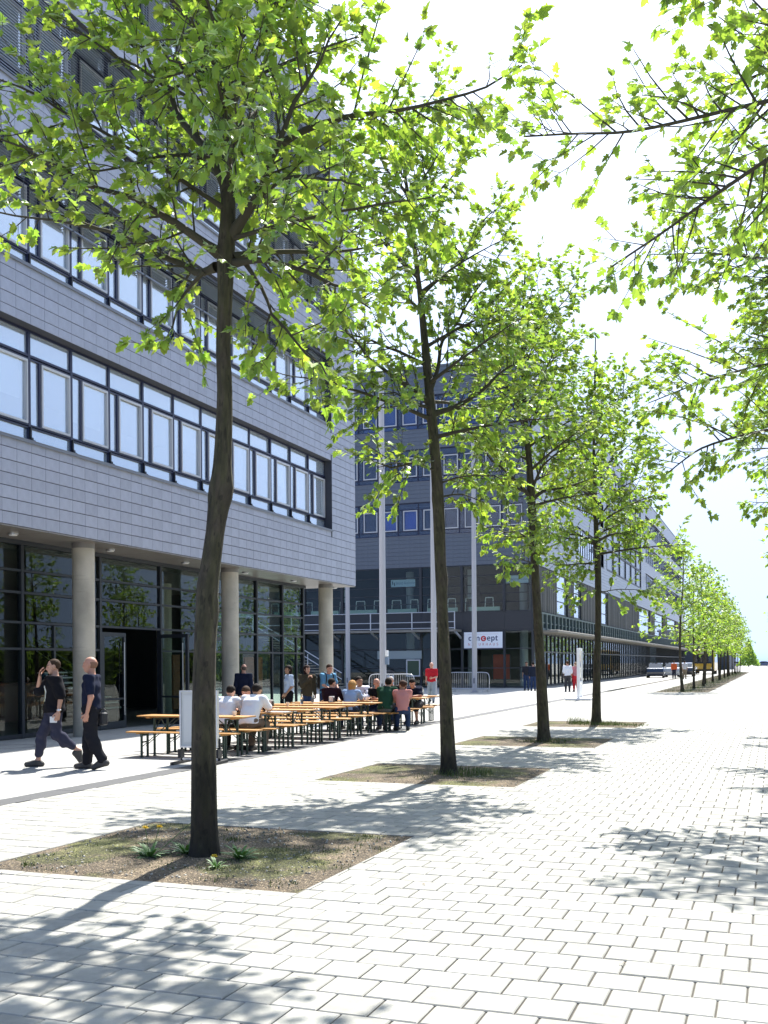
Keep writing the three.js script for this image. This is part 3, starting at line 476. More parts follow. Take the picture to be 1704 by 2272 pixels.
// right row: the trunks stand just outside the picture, the crowns reach in from the right
const straight = (lean, h, r) => [0, 0.6, 1.5, 2.5, 3.5, 4.5, 5.5, 6.5, 7.5, h].map((y, i) => [lean * Math.sin(y * 0.6) * 0.12, y, lean * Math.cos(y * 0.5) * 0.1, lerp(r, 0.012, Math.pow(y / h, 0.9))]);
const RIGHT = [[1.75, 5.9, 'big leafy crown reaching in at the top right corner'], [1.75, 12.9, 'crown at the right edge, second tree of the right row'], [1.7, 19.8, 'crown at the right edge behind the second one, third of the right row'], [1.75, 26.7, 'crown low at the right edge, fourth tree of the right row']];
RIGHT.forEach(([p, a, label], i) => {
  const tr = straight(i % 2 ? 1 : -1, 9.4, 0.12);
  const extra = i === 0 ? [[0.03, [[0, 4.5, 0], [-0.8, 4.75, -0.35], [-1.5, 4.8, -0.75], [-2.1, 4.6, -1.0], [-2.75, 4.35, -1.25]]], [0.024, [[0, 4.7, 0], [-0.9, 4.95, -0.5], [-1.8, 5.05, -0.8], [-2.6, 5.1, -0.95], [-3.3, 5.25, -1.05]]], [0.026, [[0, 5.3, 0], [-0.9, 5.7, -0.5], [-1.7, 5.95, -0.9], [-2.4, 6.1, -1.2]]], [0.024, [[0, 5.0, 0], [-0.8, 5.35, -0.7], [-1.5, 5.55, -1.3], [-2.1, 5.7, -1.8]]]] : [...(i > 1 ? [[0.035, [[0, 4.9, 0], [-0.8, 5.3, -0.1], [-1.6, 5.5, -0.3], [-2.3, 5.6, -0.5]]], [0.03, [[0, 6.3, 0], [-0.9, 6.8, 0.2], [-1.7, 7.2, 0.3], [-2.2, 7.5, 0.5]]]] : [[0.035, [[0, 4.7, 0], [-0.9, 5.1, -0.1], [-1.8, 5.2, -0.3], [-2.6, 5.1, -0.5], [-3.2, 4.95, -0.6]]], [0.035, [[0, 4.2, 0], [-0.9, 4.4, 0.2], [-1.7, 4.3, 0.3], [-2.5, 4.1, 0.5], [-2.9, 3.8, 0.6]]], [0.032, [[0, 5.4, 0], [-1.0, 5.9, 0.4], [-2.0, 6.2, 0.6], [-3.0, 6.3, 0.8]]], [0.03, [[0, 6.3, 0], [-0.9, 6.8, -0.4], [-1.8, 7.2, -0.6], [-2.7, 7.5, -0.8]]], [0.028, [[0, 4.9, 0], [-0.7, 5.3, -0.9], [-1.4, 5.5, -1.6], [-2.0, 5.5, -2.2]]]])];
  tree(label, p, a, { trunk: tr, leaf: [0.068, 0.088, 0.1, 0.11][i], dens: [2.2, 1.7, 1.5, 1.4][i], sub: [0.62, 0.8, 0.85, 0.85][i], limbs: [...extra, ...wildLimbs(40 + i, { h0: [5.2, 4.3, 4.8, 4.8][i], h1: 9.0, n: 20, reach: [2.4, 2.7, 2.2, 2.1][i], low: i === 1 ? 1 : 0, trunk: tr })], pick: i === 0 ? picker(p, -a) : null }, 1100 + i);
});
// the far part of both rows: three kinds, repeated with other turns and sizes
const farKinds = [0, 1, 2, 3, 4].map((k) => { const tr = straight(k % 3 - 1, 8.3, 0.1); return { trunk: tr, far: true, leaf: 0.2, dens: 1.3, sub: 0.8, limbs: wildLimbs(60 + k, { h0: k > 2 ? 4.3 : 2.7, h1: 8.0, n: k > 2 ? 18 : 21, reach: k > 2 ? 2.0 : 2.3, low: 0, trunk: tr }) }; });
const farProto = [];
let fi = 0;
function farTree(label, p, a, high) {
  const k = high ? 3 + (fi % 2) : fi % 3, rnd = rng(900 + fi); fi++;
  let t;
  if (!farProto[k]) { t = farProto[k] = tree(label, p, a, farKinds[k], 1200 + k); } else t = copy(farProto[k], label, [p, 0, -a], rnd() * 6.28, row);
  const s = 0.8 + 0.16 * rnd(); t.scale.set(s, s * (0.95 + 0.1 * rnd()), s);
}
for (let i = 0; i < 15; i++) farTree(`${ORD[i]} tree of the far left row, counted from its near end`, -4.5 + (i % 3 - 1) * 0.12, 58.2 + i * 7.0);
for (let i = 0; i < 16; i++) farTree(`${ORD[i + 4]} tree of the right row, counted from the viewer`, 1.75 + (i % 3 - 1) * 0.12, 33.6 + i * 7.6, true);
// park trees across the street, outside the picture: the ground-floor glass mirrors them
for (let i = 0; i < 20; i++) farTree(`${ORD[i]} park tree across the street, mirrored in the ground-floor glass`, 12.5 + (i % 2) * 5 + (i % 3) * 0.6, 2 + i * 6.5);
{ // hedge behind the park trees, also only seen as a reflection
  const t = thing('hedge', 'dense green hedge across the street, seen only mirrored in the glass', 'hedge', [21, 0, -60]), rnd = rng(717), n = 14000, im = wash(new THREE.InstancedMesh(LEAF_FAR, leafMat, n)), o = new THREE.Object3D(), c = new THREE.Color();
  put('branches', box(-0.5, 0.5, 0, 2.7, -75, 75), mat(lin(0.02, 0.03, 0.012), 1), t);
  for (let i = 0; i < n; i++) { const front = rnd() < 0.75; o.position.set(front ? -0.45 - rnd() * 0.45 : (rnd() - 0.5) * 1.4, front ? rnd() * 3 : 2.6 + rnd() * 0.5, (rnd() - 0.5) * 150); o.rotation.set(rnd() * 6, rnd() * 6, rnd() * 6); o.scale.setScalar(0.22 + rnd() * 0.12); o.updateMatrix(); im.setMatrixAt(i, o.matrix); const b = 0.4 + 0.5 * rnd(); im.setColorAt(i, c.setRGB(b, b, b)); }
  im.name = 'foliage'; im.userData.kind = 'stuff'; t.add(im);
}
const farGrass = []; for (let i = 0; i < 15; i++) farGrass.push([-4.6, 58.2 + i * 7, 1.2, 260, 0.22]);
grass('grass_strip', 'thin green grass at the feet of the far tree row', farGrass, 303);
struct('far_tree_strip', [sheet(-6.0, -3.2, 56.8, 160, 0.002)], mat(lin(0.30, 0.27, 0.2), 1, { map: texSoil }));
// ---------------------------------------------------------------- near office building
const FP = -14.5, FA0 = 8.0, FA1 = 35.55, BOT = 4.53, ROOF = 21.6, ROWH = 0.2629, TW = 0.448;
const SILLS = [6.37, 10.05, 13.73, 17.41], HEADH = 2.43, OPEN1 = 33.4;
const office = thing('office_building', 'grey tiled office building with ribbon windows, raised on round columns', 'building', [-22, 0, -22]);
{
  // shell: closed storeys with thickness
  const S = [];
  S.push(BX(-31, FP - 0.06, ROOF - 0.35, ROOF - 0.02, FA0, FA1 - 0.06));                 // roof slab
  for (const s of SILLS) S.push(BX(-31, FP - 0.33, s - 0.75, s - 0.45, FA0, FA1 - 0.06)); // floors
  obj('floor_slab', S, M.ceiling, office);
  const W = [BX(FP - 0.3, FP - 0.04, BOT + 0.01, SILLS[0] - 0.03, FA0, FA1 - 0.05)];
  for (let i = 0; i < 4; i++) W.push(BX(FP - 0.3, FP - 0.04, SILLS[i] + HEADH + 0.03, i < 3 ? SILLS[i + 1] - 0.03 : ROOF - 0.04, FA0, FA1 - 0.05));
  for (let i = 0; i < 4; i++) W.push(BX(FP - 0.3, FP - 0.04, SILLS[i] - 0.03, SILLS[i] + HEADH + 0.03, OPEN1 + 0.02, FA1 - 0.05));
  obj('wall', W, M.backing, office);
  obj('end_wall', [BX(-31, FP - 0.05, BOT, ROOF - 0.01, FA1 - 0.05, FA1 - 0.02)], M.tile, office);
  obj('rear_wall', [BX(-31.3, -31, 0, ROOF, FA0, FA1), BX(-31, FP - 0.3, 0, ROOF, FA0 - 0.3, FA0)], M.tile, office);
  obj('inner_wall', [BX(-20.3, -20.1, BOT + 0.5, ROOF - 0.4, FA0 + 0.1, FA1 - 0.1)], M.room, office);
  obj('parapet_cap', [rbox(FP - 0.35, FP + 0.035, ROOF, ROOF + 0.05, -FA1 - 0.02, -FA0, 0.01)], M.sill, office);
  // soffit boards over the recessed ground floor
  for (let i = 0; i < 19; i++) { const a = FA0 + 0.02 + i * 1.45, a1 = Math.min(a + 1.435, FA1 - 0.02); if (a < FA1 - 0.1) obj('soffit_panel', [BX(-20.05, FP - 0.01, BOT - 0.03, BOT - 0.003 + (i % 2) * 0.002, a, a1)], M.soffit, office); }
  for (let i = 0; i < 8; i++) { const lamp = obj('downlight', [new THREE.CylinderGeometry(0.11, 0.11, 0.04, 20).translate(-15.25, BOT - 0.045, -(11 + i * 3.47))], M.steel, office); obj('lens', [new THREE.CylinderGeometry(0.085, 0.085, 0.02, 20).translate(-15.25, BOT - 0.07, -(11 + i * 3.47))], M.white, lamp); }
  // tiles
  const rnd = rng(5), tiles = [], gv = 0.006, gh = 0.016;
  for (let r = 0; ; r++) {
    const y0 = BOT + r * ROWH, y1 = Math.min(y0 + ROWH, ROOF); if (y0 > ROOF - 0.05) break;
    for (let k = 0; ; k++) {
      const a1 = FA1 - k * TW, a0 = Math.max(a1 - TW, FA0); if (a1 <= FA0 + 0.02) break;
      let lo = y0, hi = y1, left = a0, right = a1, skip = false;
      for (const s of SILLS) {
        const o0 = s - 0.035, o1 = s + HEADH; if (a0 > OPEN1 - 0.01 || hi <= o0 + 0.005 || lo >= o1 - 0.005) continue;
        if (a1 > OPEN1 + 0.05) { left = OPEN1; if (right - left < 0.05) skip = true; continue; }
        if (lo < o0) hi = o0; else if (hi > o1) lo = o1; else skip = true;
        if (hi - lo < 0.03) skip = true;
      }
      if (!skip) tiles.push({ y0: lo, y1: hi, a0: left, a1: right, t: 0.93 + rnd() * 0.13 + (rnd() > 0.96 ? -0.06 : 0), d: rnd() * 0.003 });
    }
  }
  const unit = rbox(-0.025, 0, -0.5 * ROWH + gh / 2, 0.5 * ROWH - gh / 2, -0.5 * TW + gv / 2, 0.5 * TW - gv / 2, 0.002), uv = unit.attributes.uv, pos = unit.attributes.position;
  for (let i = 0; i < uv.count; i++) uv.setXY(i, pos.getZ(i), pos.getY(i));
  const show = (q) => { const w = V3(FP, (q.y0 + q.y1) / 2, -(q.a0 + q.a1) / 2), z = inView(w); return z && q.y1 - q.y0 > 0.2 ? 1 / z : 0; };
  const big = tiles.map((q) => [q, show(q)]).filter((q) => q[1]).sort((x, y) => y[1] - x[1]).slice(0, 300), own = new Set(big.map((q) => q[0]));
  const tones = [0.94, 1.0, 1.05].map((t) => { const m = M.tile.clone(); m.color = lin(0.42 * t, 0.445 * t, 0.53 * t); return m; });
  const place = (o, q) => { o.position.set(FP + q.d + 22, (q.y0 + q.y1) / 2, -(q.a0 + q.a1) / 2 + 22); o.scale.set(1, (q.y1 - q.y0) / ROWH, (q.a1 - q.a0) / TW); };
  big.forEach(([q], i) => place(put('tile', unit, tones[i * 7 % 3], office), q));
  const rest = tiles.filter((q) => !own.has(q)), im = wash(new THREE.InstancedMesh(unit, M.tile, rest.length)), o = new THREE.Object3D(), c = new THREE.Color();
  rest.forEach((q, i) => { place(o, q); o.updateMatrix(); im.setMatrixAt(i, o.matrix); im.setColorAt(i, c.setRGB(q.t, q.t, q.t)); });
  im.name = 'tile_cladding'; im.userData.kind = 'stuff'; office.add(im);
  // ribbon windows
  const PW = FP - 0.3, BAY = 1.41, first = 17.85 - 6 * BAY, H = HEADH;
  const T = (g) => g.translate(22, 0, 22);
  const frameG = (w) => cleaned([BX(-0.05, 0.05, 0, H, 0, 0.075), BX(-0.045, 0.045, H - 0.06, H, 0.075, w), BX(-0.045, 0.045, H - 0.575, H - 0.525, 0.075, w), BX(-0.045, 0.045, H - 0.64, H - 0.605, 0.075, w), BX(-0.045, 0.045, 0.385, 0.42, 0.075, w), BX(-0.045, 0.045, 0.33, 0.36, 0.075, w), BX(-0.045, 0.045, 0, 0.05, 0.075, w), BX(-0.045, 0.045, 0.42, H - 0.64, 0.36, 0.41)]);
  const fr = frameG(BAY), foot = cleaned([box(0.05, 0.09, 0.03, 0.36, -0.06, -0.02), box(0.05, 0.16, 0.0, 0.07, -0.09, 0.01), box(0.05, 0.12, 0.07, 0.13, -0.075, -0.005)]);
  const casG = cleaned([BX(0.02, 0.062, 0.425, 0.475, 0.43, BAY - 0.02), BX(0.02, 0.062, H - 0.695, H - 0.645, 0.43, BAY - 0.02), BX(0.02, 0.062, 0.475, H - 0.695, 0.43, 0.465), BX(0.02, 0.062, 0.475, H - 0.695, BAY - 0.055, BAY - 0.02), BX(0.0, 0.05, 0.48, H - 0.70, 0.47, 0.49), BX(0.0, 0.05, 0.48, H - 0.70, BAY - 0.075, BAY - 0.06)]);
  const pg = (h0, h1, a0, a1) => BX(-0.004, 0.004, h0, h1, a0, a1);
  const panes = [['pane', pg(H - 0.525, H - 0.06, 0.075, BAY)], ['pane', pg(0.05, 0.33, 0.075, BAY)], ['pane', pg(0.42, H - 0.64, 0.075, 0.36)]], casPane = pg(0.47, H - 0.69, 0.46, BAY - 0.05);
  const slatG = (drop, open) => { const L = []; const pitch = 0.066; for (let y = H - 0.1; y > H - drop; y -= pitch) L.push(box(-0.035, 0.035, -0.0015, 0.0015, -(BAY - 0.03), -0.03).rotateZ(open).translate(0, y, 0)); L.push(box(-0.03, 0.03, H - drop - 0.03, H - drop, -(BAY - 0.03), -0.03), box(-0.05, 0.05, H - 0.07, H - 0.01, -(BAY - 0.01), -0.01)); for (const z of [0.2, BAY - 0.2]) L.push(box(-0.004, 0.004, H - drop, H - 0.07, -z - 0.004, -z + 0.004)); return cleaned(L); };
  const full = slatG(H - 0.05, -1.0), half = slatG(1.05, -0.55), most = slatG(1.6, -0.55), some = slatG(0.8, -0.55);
  for (let b = 0; b < 4; b++) for (let k = 0; k < 17; k++) {
    const a = first + k * BAY; if (a > OPEN1 - 0.3) continue;
    const w = put('window', fr, M.navy, office, PW + 22, SILLS[b], -a + 22);
    const wob = (m) => { m.rotation.y = (rnd() - 0.5) * 0.016; m.rotation.z = (rnd() - 0.5) * 0.012; }; for (const [n, g] of panes) wob(put(n, g, M.pane, w));
    const c2 = put('casement', casG, M.casement, w); c2.userData.label = 'pale casement frame'; wob(put('pane', casPane, M.pane, w)); if (rnd() < 0.5) put('inner_blind', BX(-0.16, -0.14, 0.5 + rnd() * 0.9, H - 0.05, 0.1, BAY - 0.05), M.white, w);
    put('bracket', foot, M.black, w);
    // blinds hang outside the glass
    let g = null, m = M.slat;
    if (b === 1) g = k >= 14 ? some : half;
    if (b === 2) { if (a < 18.6) { g = full; m = M.slatPale; } else g = k % 5 === 3 ? half : most; }
    if (b === 3) { g = k % 4 === 1 || k > 13 ? full : most; m = g === full ? M.slatPale : M.slat; }
    if (g) put('blind', g, m, w, 0.13, 0, 0);
  }
  for (let b = 0; b < 4; b++) {
    const a1 = OPEN1, last = first + 16 * BAY;
    obj('window_sill', [rbox(FP - 0.29, FP + 0.045, SILLS[b] - 0.03, SILLS[b] - 0.004, -a1, -FA0, 0.006), BX(FP + 0.03, FP + 0.045, SILLS[b] - 0.075, SILLS[b] - 0.03, FA0, a1)], M.sill, office);
    obj('reveal', [BX(FP - 0.3, FP - 0.005, SILLS[b], SILLS[b] + HEADH, a1 - 0.02, a1 + 0.018), BX(FP - 0.28, FP - 0.006, SILLS[b] + HEADH - 0.002, SILLS[b] + HEADH + 0.028, FA0, a1)], M.backing, office);
    obj('wall_panel', [BX(PW - 0.06, PW + 0.02, SILLS[b], SILLS[b] + HEADH, last + BAY, a1 - 0.02)], M.navy, office);
    obj('wall_panel', [BX(PW - 0.06, PW + 0.02, SILLS[b], SILLS[b] + HEADH, FA0, first)], M.navy, office);
  }
  // columns
  for (const a of [13.1, 20.04, 26.97, 33.96]) { const c3 = obj('column', [new THREE.CylinderGeometry(0.255, 0.255, BOT - 0.16, 48, 1).translate(-15.02, (BOT - 0.16) / 2, -a)], M.concrete, office); const u = c3.geometry.attributes.uv; for (let i = 0; i < u.count; i++) u.setXY(i, u.getX(i) * 1.6 + a * 0.3, u.getY(i) * 4.4); obj('collar', [new THREE.CylinderGeometry(0.262, 0.262, 0.13, 48, 1).translate(-15.02, BOT - 0.095, -a)], M.soffit, c3); }
  // recessed glass front
  const GP = -16.0, tr = [0.04, 2.02, 2.62, 3.3, 3.8, 4.47], mull = [8.2, 10.9, 13.6, 16.3, 19.07, 21.98, 24.75, 27.6, 30.48, 32.4, 34.1];
  for (let i = 0; i < mull.length; i++) obj('mullion', [BX(GP - 0.07, GP + 0.05, 0.0, 4.495, mull[i] - 0.045, mull[i] + 0.045)], M.frame, office);
  for (let i = 0; i < mull.length - 1; i++) {
    const a0 = mull[i] + 0.045, a1 = mull[i + 1] - 0.045, door = i === 5;
    for (let k = 0; k < tr.length; k++) { if (door && (k === 0 || k === 1)) continue; const th = k === 5 ? 0.1 : k === 0 ? 0.09 : 0.055; obj('transom', [BX(GP - 0.06, GP + 0.04, tr[k] - th / 2 + 0.02, tr[k] + th / 2 + 0.02, a0, a1)], M.frame, office); }
    for (let k = 0; k < tr.length - 1; k++) { if (door && k < 2) continue; obj('pane', [BX(GP - 0.012, GP - 0.004, tr[k] + 0.06, tr[k + 1] - 0.02, a0, a1)], M.shopglass, office); }
    if (!door) obj('mullion', [BX(GP - 0.05, GP + 0.035, 0.09, 2.6, a0 + 1.05, a0 + 1.11)], M.frame, office);
  }
  // glass return at the end and top beam
  obj('head_beam', [BX(GP - 0.1, GP + 0.09, 4.4, 4.499, FA0, 34.2)], M.frame, office);
  for (const [h0, h1] of [[0.1, 1.0], [1.03, 1.95], [1.98, 2.85], [2.88, 3.7], [3.73, 4.45]]) { obj('pane', [BX(-20, GP - 0.08, h0, h1, 34.09, 34.1)], M.shopglass, office); obj('transom', [BX(-20, GP - 0.08, h1, h1 + 0.03, 34.06, 34.12)], M.frame, office); }
  // entrance: fixed side light, open leaf, long handles
  const leafDoor = (a0, a1, p, turn) => { const d = new THREE.Group(); d.name = 'door'; const w = a1 - a0; const fm = wash(new THREE.Mesh(cleaned([BX(-0.03, 0.03, 0.02, 2.5, 0, 0.09), BX(-0.03, 0.03, 0.02, 2.5, w - 0.09, w), BX(-0.03, 0.03, 2.4, 2.5, 0.09, w - 0.09), BX(-0.03, 0.03, 0.02, 0.2, 0.09, w - 0.09), BX(-0.025, 0.025, 0.75, 0.8, 0.09, w - 0.09)]), M.frame)); fm.name = 'door'; fm.position.set(p + 22, 0, -a0 + 22); fm.rotation.y = turn; office.add(fm); put('pane', BX(-0.004, 0.004, 0.2, 2.4, 0.09, w - 0.09), M.shopglass, fm); put('handle', cleaned([rod(V3(0.075, 0.35, -w + 0.14), V3(0.075, 2.25, -w + 0.14), 0.016, 10), rod(V3(0.03, 0.6, -w + 0.14), V3(0.075, 0.6, -w + 0.14), 0.01, 8), rod(V3(0.03, 2.0, -w + 0.14), V3(0.075, 2.0, -w + 0.14), 0.01, 8)]), M.steel, fm); return fm; };
  leafDoor(22.05, 23.08, GP, 0); leafDoor(24.7, 25.75, GP + 0.02, -1.75); leafDoor(23.1, 24.1, GP - 0.02, 1.65); leafDoor(27.65, 28.65, GP, 0); leafDoor(17.1, 18.1, GP, 0);
  // ground floor room
  obj('interior_floor', [BX(-28, GP - 0.05, -0.02, 0.012, FA0, 34)], mat(lin(0.10, 0.095, 0.085), 0.5), office);
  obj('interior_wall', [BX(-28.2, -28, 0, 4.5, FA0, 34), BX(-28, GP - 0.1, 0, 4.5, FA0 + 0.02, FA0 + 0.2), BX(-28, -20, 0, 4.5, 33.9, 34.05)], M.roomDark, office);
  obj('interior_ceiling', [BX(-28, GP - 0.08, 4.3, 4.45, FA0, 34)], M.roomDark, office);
  obj('bar_counter', [rbox(-21.6, -20.9, 0.012, 1.1, -26.6, -22.4, 0.02), rbox(-21.7, -20.75, 1.1, 1.15, -26.7, -22.3, 0.015)], mat(lin(0.12, 0.03, 0.02), 0.4), office);
  for (const [a, p] of [[19.9, -18.2], [29.0, -18.6]]) obj('inner_column', [new THREE.CylinderGeometry(0.25, 0.25, 4.3, 32).translate(p, 2.15, -a)], M.concrete, office);
  for (const [a0, a1, p, h1] of [[26.0, 26.9, -16.4, 1.95], [31.3, 32.6, -16.9, 1.9]]) obj('display_panel', [rbox(p - 0.03, p + 0.03, 0.35, h1, -a1, -a0, 0.01)], M.panelWood, office);
  obj('steps', [0, 1, 2, 3, 4, 5, 6, 7].map((i) => BX(-21 - i * 0.3, -20.7 - i * 0.3, 0.2 + i * 0.17, 0.25 + i * 0.17, 28.3, 29.9)).concat([rod(V3(-20.7, 1.1, -28.4), V3(-23.2, 2.5, -28.4), 0.025), rod(V3(-20.7, 0.75, -28.4), V3(-23.2, 2.15, -28.4), 0.02)]), M.rail, office);
}
// pot plant behind the open door and stacked chairs behind the glass
{
  const t = thing('palm_plant', 'spiky palm in a dark pot behind the open glass door', 'plant', [-18.6, 0.012, -24.6]), rnd = rng(31);
  put('pot', new THREE.LatheGeometry([[0.0, 0], [0.17, 0], [0.22, 0.4], [0.24, 0.42], [0.21, 0.43], [0.2, 0.36], [0, 0.36]].map((q) => new THREE.Vector2(...q)), 24), M.black, t);
  put('stem', rod(V3(0, 0.3, 0), V3(0.03, 1.0, 0), 0.03, 8, 0.02), M.twig, t);
  for (let i = 0; i < 34; i++) { const m = put('leaf', weedLeaf, weedMat, t, 0.03, 1.0, 0); m.rotation.set(0, i * 2.4, 0.2 + rnd() * 0.9, 'YXZ'); m.scale.set(0.55 + rnd() * 0.25, 0.45, 0.12); }
  for (const [p, a, label] of [[-17.0, 17.6, 'stack of pale chairs behind the glass, left of the walking men'], [-17.1, 18.7, 'stack of pale chairs behind the glass, beside the first mullion']]) {
    const c = thing('chair_stack', label, 'chairs', [p, 0.012, -a]);
    for (let i = 0; i < 6; i++) { const y = i * 0.09; put('seat', rbox(-0.2, 0.2, 0.44 + y, 0.46 + y, -0.2, 0.2, 0.01), M.panelWood, c); put('backrest', rbox(-0.22, -0.2, 0.72 + y, 0.79 + y, -0.2, 0.2, 0.008), M.white, c); }
    put('frame', cleaned([[-0.18, -0.18], [0.18, -0.18], [-0.18, 0.18], [0.18, 0.18]].map(([x, z]) => rod(V3(x, 0, z), V3(x * 0.95, x < 0 ? 1.25 : 0.9, z), 0.012, 6))), M.steel, c);
  }
}

// ---------------------------------------------------------------- far office building with shops
const P2 = -14.6, A2 = 66.3, A2E = 190, R2 = 21.6, L2 = -46;
const shop = thing('commercial_building', 'long grey building with glazed shop floors, canopy and rows of windows', 'building', [-28, 0, -100]);
{
  const B2 = [[10.3, 12.55], [13.95, 16.15], [17.5, 19.75]];
  // core volume behind the skins
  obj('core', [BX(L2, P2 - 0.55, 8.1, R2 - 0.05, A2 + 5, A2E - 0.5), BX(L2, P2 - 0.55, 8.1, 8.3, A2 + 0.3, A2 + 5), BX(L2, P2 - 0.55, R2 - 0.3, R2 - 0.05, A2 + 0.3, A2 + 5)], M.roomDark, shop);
  for (const [lo] of B2) obj('floor_slab', [BX(L2, P2 - 0.3, lo - 0.95, lo - 0.6, A2 + 0.26, A2 + 5)], M.ceiling, shop);
  // front cladding: narrow horizontal boards
  const boards = []; const fy = (y0, y1, p0, p1) => { const n = Math.round((y1 - y0) / 0.262), h = (y1 - y0) / n; for (let i = 0; i < n; i++) boards.push(BX(p0, p1, y0 + i * h + 0.006, y0 + (i + 1) * h - 0.006, A2 - 0.02, A2 + 0.02)); };
  fy(8.15, B2[0][0], L2, P2); fy(B2[0][1], B2[1][0], L2, P2); fy(B2[1][1], B2[2][0], L2, P2); fy(B2[2][1], R2, L2, P2); for (const [lo, hi] of B2) fy(lo, hi, -15.2, P2);
  tag(obj('cladding_boards', boards, M.clad2, shop), null, null, null, 'stuff');
  obj('wall', [BX(L2, P2 - 0.03, 8.1, B2[0][0], A2 + 0.03, A2 + 0.25), BX(L2, P2 - 0.03, B2[0][1], B2[1][0], A2 + 0.03, A2 + 0.25), BX(L2, P2 - 0.03, B2[1][1], B2[2][0], A2 + 0.03, A2 + 0.25), BX(L2, P2 - 0.03, B2[2][1], R2 - 0.02, A2 + 0.03, A2 + 0.25), BX(-15.2, P2 - 0.03, 8.1, R2 - 0.02, A2 + 0.031, A2 + 0.251)], M.backing, shop);
  obj('roof_edge', [BX(L2, P2 + 0.06, R2, R2 + 0.12, A2 - 0.08, A2E)], M.sill, shop);
  // front windows
  const W = 1.45, PW2 = A2 + 0.12;
  B2.forEach(([lo, hi], b) => {
    const H = hi - lo, F = cleaned([BX(0, 0.07, 0, H, -0.05, 0.05), BX(0.07, W, H - 0.07, H, -0.05, 0.05), BX(0.07, W, H - 0.5, H - 0.44, -0.05, 0.05), BX(0.07, W, 0.3, 0.36, -0.05, 0.05), BX(0.07, W, 0, 0.06, -0.05, 0.05), BX(0.34, 0.4, 0.36, H - 0.5, -0.05, 0.05)]);
    const cas = cleaned([BX(0.42, W - 0.02, 0.37, 0.44, -0.08, -0.03), BX(0.42, W - 0.02, H - 0.58, H - 0.51, -0.08, -0.03), BX(0.42, 0.49, 0.44, H - 0.58, -0.08, -0.03), BX(W - 0.09, W - 0.02, 0.44, H - 0.58, -0.08, -0.03)]);
    const big = BX(0.07, W, H - 0.44, H - 0.07, -0.004, 0.004), low = BX(0.07, W, 0.06, 0.3, -0.004, 0.004), mid = BX(0.4, W, 0.36, H - 0.5, -0.004, 0.004), nar = BX(0.07, 0.34, 0.36, H - 0.5, -0.004, 0.004);
    for (let k = 0; k < 16; k++) {
      const p = -15.25 - (k + 1) * W; if (p < -38) break;
      const w = put('window', F, M.navy, shop, p + 28, lo, -PW2 + 100);
      put('casement', cas, M.casement, w); for (const g of [big, low, mid, nar]) put('pane', g, M.pane2, w);
      const blue = (b === 0 && (k === 5 || k === 6)) ; const h = blue ? H - 0.6 : b === 2 ? H - 0.15 : 0;
      if (h) put('blind', BX(0.4, W - 0.05, b === 2 ? 0.1 : 0.4, b === 2 ? h : H - 0.55, 0.16, 0.18), mat(blue ? lin(0.04, 0.13, 0.48) : lin(0.10, 0.17, 0.32), 0.7), w);
    }
    obj('window_sill', [BX(-38.5, -15.22, lo - 0.04, lo, A2 - 0.05, A2 + 0.12)], M.sill, shop);
  });
  obj('wall_panel', [BX(L2, -38.2, 8.1, R2 - 0.02, A2 + 0.0, A2 + 0.2)], M.clad2, shop);
  // glazed first floor on the front
  const g1 = [5.06, 5.66, 6.24, 6.8, 7.44, 8.1], m1 = []; for (let p = -16.5; p > -40; p -= 2.89) m1.push(p);
  for (const p of m1) { obj('mullion', [BX(p - 0.09, p + 0.09, 5.06, 8.13, A2 - 0.1, A2 + 0.06)], M.frame, shop); obj('mullion', [BX(p - 0.07, p + 0.07, 0, 3.8, A2 - 0.1, A2 + 0.06)], M.frame, shop); }
  obj('corner_post', [BX(P2 - 0.1, P2, 0, 8.13, A2 - 0.05, A2 + 0.05)], M.frame, shop);
  for (const [i, p] of [P2 - 0.1, ...m1].entries()) {
    const p1 = i ? p - 0.09 : p, p0 = (m1[i] ?? -42) + 0.09; if (p0 < -41) break;
    for (let k = 0; k < 6; k++) obj('transom', [BX(p0, p1, g1[k] - 0.025, g1[k] + 0.025, A2 - 0.06, A2 + 0.04)], M.frame, shop);
    for (let k = 0; k < 5; k++) obj('pane', [BX(p0, p1, g1[k] + 0.03, g1[k + 1] - 0.03, A2, A2 + 0.008)], M.shopglass, shop);
    for (const y of [0.05, 1.3, 2.58, 3.76]) obj('transom', [BX(p0, p1, y - 0.03, y + 0.03, A2 - 0.06, A2 + 0.04)], M.frame, shop);
    for (const [y0, y1] of [[0.09, 1.26], [1.34, 2.54], [2.62, 3.72]]) obj('pane', [BX(p0, p1, y0, y1, A2, A2 + 0.008)], M.shopglass, shop);
    if (i > 0) obj('window_ledge', [BX(p0 + 0.35, p1 - 0.25, 5.1, 5.36, A2 + 0.1, A2 + 0.14)], mat(lin(0.4, 0.5, 0.45), 0.4), shop);
    obj('spandrel', [BX(p0 - 0.085, p1 + 0.085, 3.8, 5.03, A2 - 0.03, A2 + 0.2)], M.darkband, shop);
  }
  obj('interior_floor', [BX(L2, P2 - 0.3, -0.02, 0.01, A2 + 0.1, A2E), BX(L2, P2 - 0.3, 4.6, 5.0, A2 + 0.2, A2E)], M.room, shop);
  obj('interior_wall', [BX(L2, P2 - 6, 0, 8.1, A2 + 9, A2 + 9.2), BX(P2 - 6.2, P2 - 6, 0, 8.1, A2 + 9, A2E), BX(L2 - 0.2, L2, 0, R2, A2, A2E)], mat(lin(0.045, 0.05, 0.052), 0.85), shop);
  for (const [p, a] of [[-15.6, 68], [-19.5, 69], [-24, 69], [-29, 69], [-34, 69]]) obj('inner_column', [new THREE.CylinderGeometry(0.28, 0.28, 8.1, 24).translate(p, 4.05, -a)], M.pole, shop);
